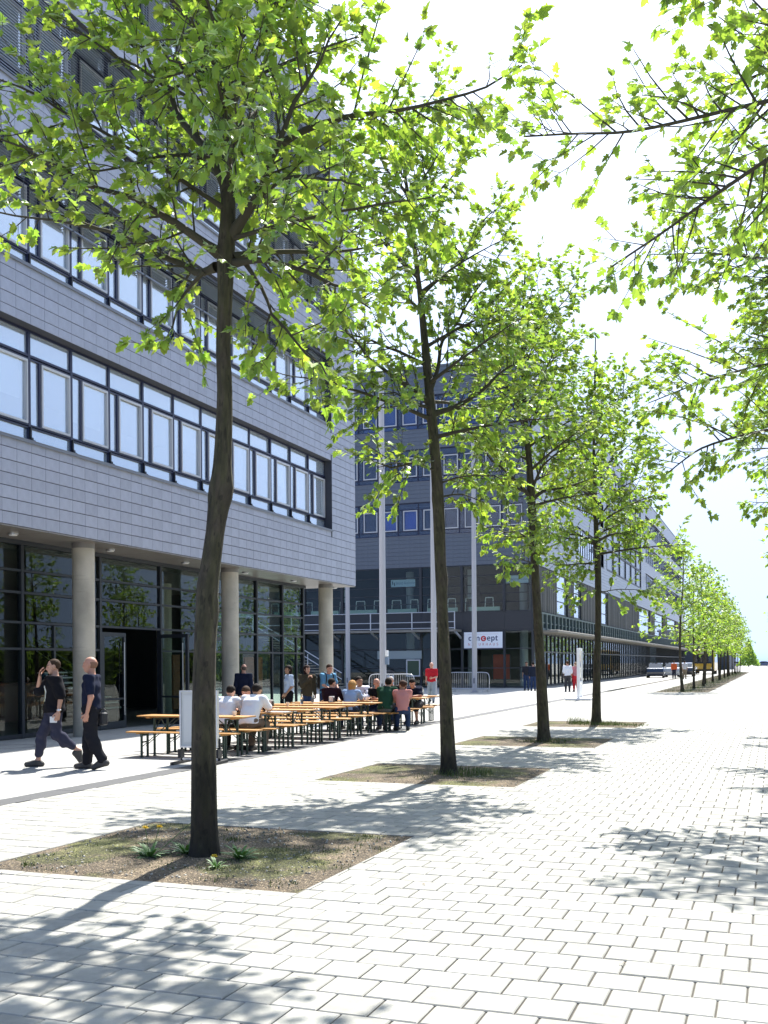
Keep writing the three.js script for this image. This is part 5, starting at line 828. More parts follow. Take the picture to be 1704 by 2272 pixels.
// ---------------------------------------------------------------- vehicles
function car(label, p, a, turn, paint, group) {
  const t = thing('parked_car', label, 'car', [p, 0, -a], group); t.rotation.y = turn;
  const prof = (pts) => { const s = new THREE.Shape(); pts.forEach((q, i) => (i ? s.lineTo(...q) : s.moveTo(...q))); s.closePath(); return s; };
  const ext = (pts, w, b) => new THREE.ExtrudeGeometry(prof(pts), { depth: w - 2 * b, bevelEnabled: true, bevelSize: b, bevelThickness: b, bevelSegments: 3 }).translate(0, 0, -w / 2 + b);
  const pm = mat(paint, 0.3, { clearcoat: 1, clearcoatRoughness: 0.05 }), gm = mat(lin(0.015, 0.018, 0.02), 0.05, { clearcoat: 1 });
  put('body', ext([[-2.0, 0.38], [-2.05, 0.62], [-1.95, 0.86], [-1.2, 0.95], [-0.4, 0.97], [0.75, 0.97], [1.75, 0.93], [2.02, 0.86], [2.08, 0.6], [2.0, 0.34], [1.65, 0.27], [-1.7, 0.27]], 1.7, 0.09), pm, t);
  put('cabin', ext([[-1.1, 0.98], [-0.55, 1.36], [-0.25, 1.42], [0.85, 1.42], [1.25, 1.34], [1.75, 0.98]], 1.42, 0.1), gm, t);
  put('roof', ext([[-0.5, 1.42], [-0.2, 1.47], [0.85, 1.47], [1.2, 1.41]], 1.22, 0.05), pm, t);
  for (const x of [-1.25, 1.3]) for (const s of [-1, 1]) { const w = put('wheel', new THREE.CylinderGeometry(0.31, 0.31, 0.2, 24).rotateX(Math.PI / 2), M.rubber, t, x, 0.31, s * 0.77); put('rim', new THREE.CylinderGeometry(0.2, 0.2, 0.02, 12).rotateX(Math.PI / 2).translate(0, 0, s * 0.1), M.steel, w); }
  for (const s of [-1, 1]) { put('headlight', rbox(-2.07, -1.9, 0.66, 0.82, s * 0.62 - 0.16, s * 0.62 + 0.16, 0.03), mat(lin(0.75, 0.78, 0.8), 0.08, { metalness: 0.6 }), t); put('tail_light', rbox(2.0, 2.1, 0.68, 0.86, s * 0.68 - 0.09, s * 0.68 + 0.09, 0.02), mat(lin(0.3, 0.01, 0.01), 0.2), t); put('mirror', rbox(-0.85, -0.68, 0.98, 1.1, s * 0.95 - 0.07, s * 0.95 + 0.07, 0.03), pm, t); }
  put('bumper', rbox(-2.15, -1.95, 0.34, 0.5, -0.72, 0.72, 0.03), M.black, t); put('number_plate', box(-2.165, -2.152, 0.4, 0.48, -0.25, 0.25), M.white, t);
  return t;
}
car('dark blue car parked in front of the far shop windows', -11.2, 108.5, -Math.PI / 2 + 0.06, lin(0.015, 0.025, 0.05));
car('silver white car glinting beside the dark blue one', -9.9, 113, -Math.PI / 2, lin(0.5, 0.52, 0.55));
car('dark car half hidden behind the person in orange', -9.0, 119, -Math.PI / 2, lin(0.03, 0.03, 0.035));
car('white car far off at the end of the street', -11.5, 330, 0.1, lin(0.6, 0.6, 0.6), 'cars far down the street'); car('dark car far off, left of the white one', -16.5, 328, 0.05, lin(0.03, 0.03, 0.04), 'cars far down the street'); car('blue car far off at the right edge', -2.8, 320, 0.0, lin(0.03, 0.06, 0.16), 'cars far down the street');
{
  const t = thing('yellow_bus', 'yellow bus with dark front windows parked among the far trees', 'bus', [-8.2, 0, -137]); t.keep = true;
  const ym = mat(lin(0.62, 0.36, 0.015), 0.35, { clearcoat: 0.6 }), dk = mat(lin(0.012, 0.014, 0.016), 0.06, { clearcoat: 1 });
  put('body', new RoundedBoxGeometry(2.55, 2.75, 8, 4, 0.14).translate(0, 1.75, -4), ym, t);
  put('windscreen', rbox(-1.12, 1.12, 1.35, 2.55, -0.03, 0.03, 0.03), dk, t); put('destination_sign', rbox(-0.9, 0.9, 2.62, 2.9, -0.02, 0.03, 0.02), mat(lin(0.5, 0.48, 0.4), 0.3), t);
  for (const s of [-1, 1]) { for (let i = 0; i < 5; i++) put('side_window', rbox(s * 1.275 - 0.02, s * 1.275 + 0.02, 1.5, 2.5, -1.9 - i * 1.35, -0.7 - i * 1.35, 0.01), dk, t); put('headlight', new THREE.CylinderGeometry(0.13, 0.13, 0.05, 20).rotateX(Math.PI / 2).translate(s * 0.95, 0.75, 0.02), mat(lin(0.8, 0.8, 0.8), 0.08, { metalness: 0.5 }), t); for (const z of [-1.4, -6.2]) put('wheel', new THREE.CylinderGeometry(0.48, 0.48, 0.28, 24).rotateZ(Math.PI / 2).translate(s * 1.1, 0.48, z), M.rubber, t); }
  put('bumper', rbox(-1.24, 1.24, 0.4, 0.62, -0.06, 0.08, 0.03), M.black, t); put('roof_hatch', rbox(-0.7, 0.7, 3.12, 3.28, -3.5, -1.5, 0.05), M.white, t);
}
{ // low dark hall at the end of the street
  const t = thing('dark_hall', 'low dark hall closing the street behind the bus', 'building', [-12, 0, -215]);
  obj('wall', [BX(-22, -8, 0, 7.6, 214, 240)], mat(lin(0.045, 0.055, 0.07), 0.7), t); obj('roof', [BX(-22.3, -7.7, 7.6, 7.95, 213.6, 240)], mat(lin(0.03, 0.035, 0.045), 0.6), t);
  for (let i = 0; i < 5; i++) { const w = obj('window', [BX(-20.8 + i * 2.6, -19.2 + i * 2.6, 3.6, 5.6, 213.9, 213.99)], M.frame, t); obj('pane', [BX(-20.7 + i * 2.6, -19.3 + i * 2.6, 3.7, 5.5, 213.86, 213.89)], M.pane, w); }
  const b = thing('far_tree', 'cone-shaped green tree standing far off beside the parked cars', 'tree', [-6.2, 0, -300]); const rnd = rng(77), n = 2600, im = wash(new THREE.InstancedMesh(LEAF_FAR, leafMat, n)), o = new THREE.Object3D();
  for (let i = 0; i < n; i++) { const y = rnd() ** 1.4, r = (1 - y) * 3.0 * Math.sqrt(0.35 + 0.65 * rnd()), a = rnd() * 6.283; o.position.set(Math.cos(a) * r, 0.5 + y * 6.6, Math.sin(a) * r); o.rotation.set(rnd() * 6, rnd() * 6, rnd() * 6); o.scale.setScalar(0.42); o.updateMatrix(); im.setMatrixAt(i, o.matrix); }
  im.name = 'crown'; im.userData.kind = 'stuff'; b.add(im); put('trunk', rod(V3(0, 0, 0), V3(0, 5, 0), 0.14, 8, 0.04), M.twig, b);
}
// ---------------------------------------------------------------- people: one skin surface from a jointed skeleton, clothes and hair as children
function netSurface(f, lo, hi, cell, colorAt) {
  const nx = Math.ceil((hi.x - lo.x) / cell) + 2, ny = Math.ceil((hi.y - lo.y) / cell) + 2, nz = Math.ceil((hi.z - lo.z) / cell) + 2, D = new Float32Array(nx * ny * nz).fill(1), at = (i, j, k) => (k * ny + j) * nx + i, S = 4, far = S * cell * 0.9;
  for (let k = 0; k < nz; k += S) for (let j = 0; j < ny; j += S) for (let i = 0; i < nx; i += S) {
    const d = f(lo.x + (i + 1.5) * cell, lo.y + (j + 1.5) * cell, lo.z + (k + 1.5) * cell), skip = Math.abs(d) > far * 1.6;
    for (let c = k; c < Math.min(k + S, nz); c++) for (let b = j; b < Math.min(j + S, ny); b++) for (let a = i; a < Math.min(i + S, nx); a++) D[at(a, b, c)] = skip ? d : f(lo.x + a * cell, lo.y + b * cell, lo.z + c * cell);
  }
  const id = new Int32Array(nx * ny * nz).fill(-1), pos = [], idx = [], E = [[0, 1], [0, 2], [0, 4], [1, 3], [1, 5], [2, 3], [2, 6], [3, 7], [4, 5], [4, 6], [5, 7], [6, 7]];
  for (let k = 0; k < nz - 1; k++) for (let j = 0; j < ny - 1; j++) for (let i = 0; i < nx - 1; i++) {
    let m = 0; const v = []; for (let c = 0; c < 8; c++) { const d = D[at(i + (c & 1), j + ((c >> 1) & 1), k + (c >> 2))]; v.push(d); if (d < 0) m |= 1 << c; }
    if (m === 0 || m === 255) continue;
    let x = 0, y = 0, z = 0, n = 0; for (const [a, b] of E) if ((v[a] < 0) !== (v[b] < 0)) { const t = v[a] / (v[a] - v[b]); x += (a & 1) + ((b & 1) - (a & 1)) * t; y += ((a >> 1) & 1) + (((b >> 1) & 1) - ((a >> 1) & 1)) * t; z += (a >> 2) + ((b >> 2) - (a >> 2)) * t; n++; }
    id[at(i, j, k)] = pos.length / 3; pos.push(lo.x + (i + x / n) * cell, lo.y + (j + y / n) * cell, lo.z + (k + z / n) * cell);
  }
  const quad = (a, b, c, d, flip) => { if (a < 0 || b < 0 || c < 0 || d < 0) return; flip ? idx.push(a, c, b, a, d, c) : idx.push(a, b, c, a, c, d); };
  for (let k = 1; k < nz - 1; k++) for (let j = 1; j < ny - 1; j++) for (let i = 1; i < nx - 1; i++) {
    const s = D[at(i, j, k)] < 0;
    if (s !== D[at(i + 1, j, k)] < 0) quad(id[at(i, j - 1, k - 1)], id[at(i, j, k - 1)], id[at(i, j, k)], id[at(i, j - 1, k)], !s);
    if (s !== D[at(i, j + 1, k)] < 0) quad(id[at(i - 1, j, k - 1)], id[at(i - 1, j, k)], id[at(i, j, k)], id[at(i, j, k - 1)], !s);
    if (s !== D[at(i, j, k + 1)] < 0) quad(id[at(i - 1, j - 1, k)], id[at(i, j - 1, k)], id[at(i, j, k)], id[at(i - 1, j, k)], !s);
  }
  const g = new THREE.BufferGeometry(), P = new Float32Array(pos), N = new Float32Array(pos.length), e = cell * 0.4;
  for (let i = 0; i < P.length; i += 3) { const x = P[i], y = P[i + 1], z = P[i + 2], a = f(x + e, y, z) - f(x - e, y, z), b = f(x, y + e, z) - f(x, y - e, z), c = f(x, y, z + e) - f(x, y, z - e), l = Math.hypot(a, b, c) || 1; N[i] = a / l; N[i + 1] = b / l; N[i + 2] = c / l; }
  g.setAttribute('position', new THREE.BufferAttribute(P, 3)); g.setAttribute('normal', new THREE.BufferAttribute(N, 3)); g.setIndex(idx);
  if (colorAt) { const C = new Float32Array(P.length); for (let i = 0; i < P.length; i += 3) C.set(colorAt(P[i], P[i + 1], P[i + 2]), i); g.setAttribute('color', new THREE.BufferAttribute(C, 3)); }
  return g;
}
const sdCap = (a, b, ra, rb) => { const bx = b.x - a.x, by = b.y - a.y, bz = b.z - a.z, l2 = bx * bx + by * by + bz * bz || 1e-9; return (x, y, z) => { const px = x - a.x, py = y - a.y, pz = z - a.z; let t = (px * bx + py * by + pz * bz) / l2; t = t < 0 ? 0 : t > 1 ? 1 : t; const dx = px - bx * t, dy = py - by * t, dz = pz - bz * t; return Math.sqrt(dx * dx + dy * dy + dz * dz) - (ra + (rb - ra) * t); }; };
const sdEll = (c, rx, ry, rz) => (x, y, z) => { const px = (x - c.x) / rx, py = (y - c.y) / ry, pz = (z - c.z) / rz, k0 = Math.hypot(px, py, pz), k1 = Math.hypot(px / rx, py / ry, pz / rz); return k0 < 1e-6 ? -Math.min(rx, ry, rz) : (k0 * (k0 - 1)) / k1; };
const smin = (a, b, k) => { const h = Math.max(k - Math.abs(a - b), 0) / k; return Math.min(a, b) - h * h * k * 0.25; };
const blend = (list, k) => (x, y, z) => { let d = 9; for (const f of list) d = smin(d, f(x, y, z), k); return d; };
// head, in its own axes: origin between the ears, z to the front
const headSolid = blend([sdEll(V3(0, 0.032, -0.012), 0.076, 0.092, 0.098), sdEll(V3(0, -0.028, 0.018), 0.062, 0.09, 0.078), sdEll(V3(0, -0.088, 0.05), 0.034, 0.03, 0.036), sdCap(V3(0, 0.02, 0.088), V3(0, -0.024, 0.108), 0.009, 0.014), sdCap(V3(-0.035, 0.03, 0.078), V3(0.035, 0.03, 0.078), 0.014, 0.014), sdEll(V3(0.077, -0.002, -0.008), 0.011, 0.032, 0.02), sdEll(V3(-0.077, -0.002, -0.008), 0.011, 0.032, 0.02), sdCap(V3(-0.018, -0.058, 0.083), V3(0.018, -0.058, 0.083), 0.011, 0.011)], 0.022);
const headF = (x, y, z) => Math.max(headSolid(x, y, z), -Math.min(sdEll(V3(0.032, 0.006, 0.098), 0.02, 0.012, 0.018)(x, y, z), sdEll(V3(-0.032, 0.006, 0.098), 0.02, 0.012, 0.018)(x, y, z)));
const HEADS = new Map();
function headGeo(cell) {
  if (!HEADS.has(cell)) HEADS.set(cell, netSurface(headF, V3(-0.11, -0.14, -0.13), V3(0.11, 0.15, 0.145), cell, (x, y, z) => {
    const e = Math.hypot(Math.abs(x) - 0.032, (y - 0.006) * 1.6); if (z > 0.06 && e < 0.014) return e < 0.007 ? [0.06, 0.05, 0.05] : [0.8, 0.8, 0.82];
    if (z > 0.07 && Math.abs(y - 0.032) < 0.006 && Math.abs(Math.abs(x) - 0.034) < 0.022) return [0.35, 0.3, 0.27];
    if (z > 0.07 && Math.abs(y + 0.058) < 0.009 && Math.abs(x) < 0.024) return [0.85, 0.6, 0.6];
    return [1, 1, 1];
  })); return HEADS.get(cell);
}
const hairShapes = {
  short: (x, y, z) => Math.max(sdEll(V3(0, 0.038, -0.018), 0.085, 0.098, 0.105)(x, y, z), -(0.02 * Math.sin(x * 60) * 0.3 + (y - 0.052) - (z < 0.03 ? -1.15 * (0.03 - z) * (z < -0.03 ? 1.5 : 0.75) : 0.38 * (z - 0.03)) )),
  thin: (x, y, z) => Math.max(sdEll(V3(0, 0.036, -0.018), 0.08, 0.094, 0.102)(x, y, z), -((y - 0.02) - (z < 0.02 ? -1.1 * (0.02 - z) : 3.2 * (z - 0.02)))),
  fringe: (x, y, z) => Math.max(sdEll(V3(0, 0.02, -0.022), 0.079, 0.09, 0.1)(x, y, z), y - 0.045, z - 0.005 + (y < -0.05 ? -0.02 : 0)),
  bob: (x, y, z) => Math.max(smin(sdEll(V3(0, 0.036, -0.016), 0.092, 0.102, 0.11)(x, y, z), sdCap(V3(0, 0.0, -0.05), V3(0, -0.11, -0.045), 0.085, 0.075)(x, y, z), 0.03), Math.min(z - 0.035, -(y - 0.055))),
  curly: (x, y, z) => Math.max(smin(sdEll(V3(0, 0.04, -0.016), 0.105, 0.115, 0.12)(x, y, z), sdCap(V3(0, 0.0, -0.045), V3(0, -0.085, -0.045), 0.1, 0.092)(x, y, z), 0.03), Math.min(z - 0.045, -(y - 0.06))) + 0.007 * Math.sin(x * 95) * Math.sin(y * 90) * Math.sin(z * 100),
  tail: (x, y, z) => Math.min(hairShapes.short(x, y, z), smin(sdEll(V3(0, 0.03, -0.15), 0.045, 0.05, 0.05)(x, y, z), sdCap(V3(0, 0.03, -0.09), V3(0, 0.03, -0.15), 0.03, 0.03)(x, y, z), 0.02) + 0.005 * Math.sin(x * 110) * Math.sin(y * 100)),
  cap: (x, y, z) => Math.min(Math.max(sdEll(V3(0, 0.04, -0.014), 0.088, 0.1, 0.108)(x, y, z), -(y - 0.042)), Math.max(sdEll(V3(0, 0.045, 0.1), 0.075, 0.012, 0.08)(x, y, z), -(z - 0.06))),
};
const HAIR = new Map();
function hairGeo(kind, cell) { const k = kind + cell; if (!HAIR.has(k)) HAIR.set(k, netSurface((x, y, z) => hairShapes[kind](x, y, z) + 0.0018 * Math.sin(x * 210 + z * 60) * Math.sin(y * 160), V3(-0.13, -0.21, -0.22), V3(0.13, 0.17, 0.2), cell)); return HAIR.get(k); }
// left hand: wrist at the origin, fingers down -y, palm towards -x... thumb to +z; curl is towards -x
const HANDS = new Map();
function handGeo(curl, cell) {
  const key = curl + '/' + cell; if (HANDS.has(key)) return HANDS.get(key);
  const L = [sdEll(V3(0, -0.05, 0), 0.016, 0.052, 0.042), sdCap(V3(0, 0.01, 0), V3(0, -0.04, 0.004), 0.026, 0.026)], F = [[0.032, 0.072, 0.0088], [0.011, 0.08, 0.0092], [-0.011, 0.074, 0.0088], [-0.031, 0.06, 0.0078]];
  F.forEach(([z, len, r], i) => { let p = V3(0, -0.088 + Math.abs(i - 1.2) * 0.004, z), ang = curl * 0.5; for (let s = 0; s < 3; s++) { const l = len * [0.45, 0.31, 0.24][s], q = p.clone().add(V3(-Math.sin(ang) * l, -Math.cos(ang) * l, z * 0.04)); L.push(sdCap(p, q, r * (1 - s * 0.08), r * (0.92 - s * 0.08))); p = q; ang += curl * 0.75; } });
  let p = V3(-0.006, -0.03, 0.034); for (const [dx, dy, dz, r] of [[-0.008, -0.028, 0.022, 0.0115], [-0.012, -0.026, 0.008, 0.0098], [-0.008, -0.018, 0.0, 0.0085]]) { const q = p.clone().add(V3(dx, dy, dz)); L.push(sdCap(p, q, r, r * 0.92)); p = q; }
  const g = netSurface(blend(L, 0.008), V3(-0.12, -0.2, -0.07), V3(0.05, 0.05, 0.09), cell); HANDS.set(key, g); return g;
}
const mirrorX = (g) => { const m = g.clone(); m.scale(-1, 1, 1); const i = m.index.array; for (let k = 0; k < i.length; k += 3) { const t = i[k]; i[k] = i[k + 1]; i[k + 1] = t; } const n = m.attributes.normal; for (let k = 0; k < n.count; k++) n.setXYZ(k, -n.getX(k), n.getY(k), n.getZ(k)); return m; };
function normalsFix(g, M4) { const c = g.clone(); c.applyMatrix4(M4); return c; }
// joints for a 1.75 m figure
function standJ() { return { pel: V3(0, 0.94, 0), wa: V3(0, 1.07, 0.0), ch: V3(0, 1.29, 0), nk: V3(0, 1.47, -0.012), hd: V3(0, 1.622, 0.018), shL: V3(0.178, 1.415, -0.01), shR: V3(-0.178, 1.415, -0.01), elL: V3(0.225, 1.13, -0.03), elR: V3(-0.225, 1.13, -0.03), wrL: V3(0.23, 0.89, 0.05), wrR: V3(-0.23, 0.89, 0.05), hpL: V3(0.088, 0.93, 0), hpR: V3(-0.088, 0.93, 0), knL: V3(0.1, 0.5, 0.015), knR: V3(-0.1, 0.5, 0.015), anL: V3(0.105, 0.085, -0.02), anR: V3(-0.105, 0.085, -0.02), toL: V3(0.125, 0.035, 0.15), toR: V3(-0.125, 0.035, 0.15), turn: 0, nod: 0 }; }
function sitJ(lean = 0.12, o = {}) {
  const l = lean, J = { pel: V3(0, 0.56, -0.02), wa: V3(0, 0.68, -0.02 + l * 0.25), ch: V3(0, 0.9 - l * 0.1, l * 0.75), nk: V3(0, 1.07 - l * 0.25, l * 1.25), hd: V3(0, 1.205 - l * 0.4, l * 1.5 + 0.03), shL: V3(0.178, 1.015 - l * 0.2, l * 1.1), shR: V3(-0.178, 1.015 - l * 0.2, l * 1.1), elL: V3(0.25, 0.785, 0.17 + l), elR: V3(-0.25, 0.785, 0.17 + l), wrL: V3(0.1, 0.775, 0.36 + l * 0.7), wrR: V3(-0.1, 0.775, 0.36 + l * 0.7), hpL: V3(0.09, 0.545, 0), hpR: V3(-0.09, 0.545, 0), knL: V3(0.13, 0.52, 0.42), knR: V3(-0.13, 0.52, 0.42), anL: V3(0.14, 0.09, 0.36), anR: V3(-0.14, 0.09, 0.36), toL: V3(0.15, 0.035, 0.53), toR: V3(-0.15, 0.035, 0.53), turn: 0, nod: 0.15 };
  return Object.assign(J, o);
}
function bodyPrims(J, g = 0) {   // [torso, arms, legs] with extra thickness g
  const mid = (a, b, t) => a.clone().lerp(b, t), side = J.shL.clone().sub(J.shR).normalize();
  const torso = [sdCap(J.hpL.clone().lerp(J.hpR, 0.12), J.hpR.clone().lerp(J.hpL, 0.12), 0.105 + g, 0.105 + g), sdCap(J.pel, J.wa, 0.118 + g, 0.115 + g), sdCap(mid(J.wa, J.ch, 0).addScaledVector(side, 0.05), J.ch.clone().addScaledVector(side, 0.075), 0.098 + g, 0.1 + g), sdCap(mid(J.wa, J.ch, 0).addScaledVector(side, -0.05), J.ch.clone().addScaledVector(side, -0.075), 0.098 + g, 0.1 + g), sdCap(J.ch, mid(J.ch, J.nk, 0.75), 0.112 + g, 0.07 + g), sdCap(J.shL, J.shR, 0.058 + g, 0.058 + g)];
  return torso;
}
const arm = (J, s, g, a = 0, b = 1) => { const sh = J['sh' + s], el = J['el' + s], wr = J['wr' + s], out = [sdCap(sh, b < 0.5 ? sh.clone().lerp(el, b * 2) : el, 0.054 + g, (b < 0.5 ? lerp(0.054, 0.041, b * 2) : 0.041) + g)]; if (b > 0.5) out.push(sdCap(el, el.clone().lerp(wr, (b - 0.5) * 2), 0.042 + g, lerp(0.042, 0.027, (b - 0.5) * 2) + g)); return out; };
const leg = (J, s, g, b = 1) => { const h = J['hp' + s], k = J['kn' + s], a = J['an' + s], out = [sdCap(h, k, 0.088 + g, 0.056 + g)]; out.push(sdCap(k, k.clone().lerp(a, (b - 0.5) * 2), 0.056 + g, lerp(0.056, 0.036, (b - 0.5) * 2) + g)); const calf = k.clone().lerp(a, 0.32); if (b > 0.75) out.push(sdEll(calf, 0.055 + g, 0.1 + g, 0.058 + g)); return out; };
const foot = (J, s, g) => { const a = J['an' + s], t = J['to' + s], heel = a.clone().add(a.clone().sub(t).setY(0).normalize().multiplyScalar(0.055)); heel.y = Math.max(0.04, a.y - 0.045); return [sdCap(a, heel, 0.037 + g, 0.034 + g), sdCap(heel, t, 0.034 + g, 0.03 + g), sdCap(a, t, 0.035 + g, 0.026 + g)]; };
function bounds(J, pad) { const lo = V3(9, 9, 9), hi = V3(-9, -9, -9); for (const v of Object.values(J)) if (v.isVector3) { lo.min(v); hi.max(v); } return [lo.subScalar(pad), hi.addScalar(pad)]; }
const SKIN = { light: lin(0.52, 0.29, 0.2), red: lin(0.5, 0.25, 0.17), tan: lin(0.36, 0.2, 0.12) };
function person(q) {
  const J = q.J, cell = q.cell ?? 0.019, t = thing('person', q.label, 'person', [q.p, q.y ?? 0, -q.a], q.group), [dp, da] = q.face; t.rotation.y = Math.atan2(dp, -da); t.scale.setScalar((q.h ?? 1.75) / 1.75);
  const [lo, hi] = bounds(J, 0.16), floor = J.sole ?? 0;
  const skinF = blend([...bodyPrims(J), ...arm(J, 'L', 0), ...arm(J, 'R', 0), ...leg(J, 'L', 0), ...leg(J, 'R', 0), ...foot(J, 'L', 0), ...foot(J, 'R', 0), sdCap(J.nk.clone().add(V3(0, -0.04, 0)), J.hd.clone().add(V3(0, -0.05, -0.02)), 0.06, 0.053)], 0.03);
  const hm = new THREE.Matrix4().compose(J.hd, new THREE.Quaternion().setFromEuler(new THREE.Euler(J.nod, J.turn, J.tilt ?? 0, 'YXZ')), V3(1, 1, 1));
  const hc = cell < 0.015 ? 0.0045 : 0.007, parts = [netSurface(skinF, lo, hi, cell), normalsFix(headGeo(hc), hm)];
  for (const s of ['L', 'R']) {
    const el = J['el' + s], wr = J['wr' + s], y = el.clone().sub(wr).normalize(), ref = J['palm' + s] ?? V3(s === 'L' ? -1 : 1, 0, 0.25), sg = s === 'L' ? 1 : -1; // direction the palm faces
    const nx = ref.clone().addScaledVector(y, -ref.dot(y)).normalize().multiplyScalar(-sg), nz = V3().crossVectors(nx, y).normalize();
    const hg = handGeo(q.curl ?? 0.55, hc); parts.push(normalsFix(s === 'L' ? hg : mirrorX(hg), new THREE.Matrix4().makeBasis(nx, y, nz).setPosition(wr)));
  }
  put('body', cleaned(parts), q.skinMat ?? (q.skinMat = mat(SKIN[q.skin ?? 'light'], 0.6, { vertexColors: true })), t);
  const fold = (amp, f, off) => (x, y, z) => amp * (Math.sin(y * f + x * 17 + off) * Math.sin(x * f * 0.7 - z * 21 + off * 2) + 0.5 * Math.sin(y * f * 2.1 - z * 30));
  const T = q.top; if (T) {
    const base = blend([...bodyPrims(J, T.fit ?? 0.016), ...arm(J, 'L', T.fit ?? 0.018, 0, T.sleeve ?? 0.3), ...arm(J, 'R', T.fit ?? 0.018, 0, T.sleeve ?? 0.3)], 0.035), hem = T.hem ?? J.pel.y - 0.03, fo = fold(T.fold ?? 0.005, 19, q.a), up = J.nk.clone().sub(J.ch).normalize(), nb = J.nk.clone().addScaledVector(up, T.collar ?? 0.0);
    const f = (x, y, z) => Math.max(base(x, y, z) + fo(x, y, z), hem - y - 0.012 * Math.sin(x * 14 + z * 9), (x - nb.x) * up.x + (y - nb.y) * up.y + (z - nb.z) * up.z - 0.008);
    t.topF = f; const m = put(T.name ?? 'shirt', netSurface(f, lo, hi, cell * 0.9), mat(T.color, 0.95, { specularIntensity: 0.25 }), t);
    if (T.inner) { const f2 = (x, y, z) => Math.max(base(x, y, z) + 0.003, Math.abs(x) - 0.06, J.ch.y - 0.12 - y, (y - nb.y) - 0.02); put('collar', netSurface(f2, lo, hi, cell * 0.9), mat(T.inner, 0.9), m); }
  }
  const Bm = q.bottom; if (Bm) {
    const end = Bm.to ?? 0.97, base = blend([sdCap(J.hpL.clone().lerp(J.hpR, 0.1), J.hpR.clone().lerp(J.hpL, 0.1), 0.113, 0.113), sdCap(J.pel, J.wa, 0.124, 0.12), ...leg(J, 'L', Bm.fit ?? 0.022, end), ...leg(J, 'R', Bm.fit ?? 0.022, end)], 0.03), top = J.wa.y - 0.02, fo = fold(0.006, 23, q.p);
    put(Bm.name ?? 'trousers', netSurface((x, y, z) => Math.max(base(x, y, z) + fo(x, y, z), y - top), lo, hi, cell), mat(Bm.color, 0.95, { specularIntensity: 0.25 }), t);
  }
  if (q.shoes) for (const s of ['L', 'R']) { const b = blend(foot(J, s, 0.012), 0.02), c = J['an' + s], e = J['to' + s], l = V3(Math.min(c.x, e.x) - 0.1, Math.min(c.y, e.y) - 0.12, Math.min(c.z, e.z) - 0.14), h = V3(Math.max(c.x, e.x) + 0.1, c.y + 0.1, Math.max(c.z, e.z) + 0.1); const flatFoot = Math.abs(e.y - 0.035) < 0.02 && c.y < 0.12; put('shoe', netSurface((x, y, z) => Math.max(b(x, y, z), y - Math.max(c.y, 0.1) - 0.005, flatFoot ? 0.004 - y : -9), l, h, Math.min(cell, 0.012)), mat(q.shoes, 0.7), t); }
  if (q.hair) { const m = put(q.hair[0] === 'cap' ? 'cap' : 'hair', hairGeo(q.hair[0], cell < 0.015 ? 0.005 : 0.008), mat(q.hair[1], 0.8, { specularIntensity: 0.4 }), t); m.applyMatrix4(hm); if (q.hair[0] === 'cap') { const u = put('hair', hairGeo('fringe', 0.008), mat(lin(0.02, 0.015, 0.012), 0.9), t); u.applyMatrix4(hm); } }
  t.hm = hm; return t;
}
const LEFTWARD = [-0.936, -0.353], K = { black: lin(0.011, 0.011, 0.014), navy: lin(0.012, 0.016, 0.035), denim: lin(0.03, 0.05, 0.11), grey: lin(0.06, 0.06, 0.075), white: lin(0.72, 0.74, 0.78), brownHair: lin(0.05, 0.028, 0.016), darkHair: lin(0.014, 0.01, 0.008) };
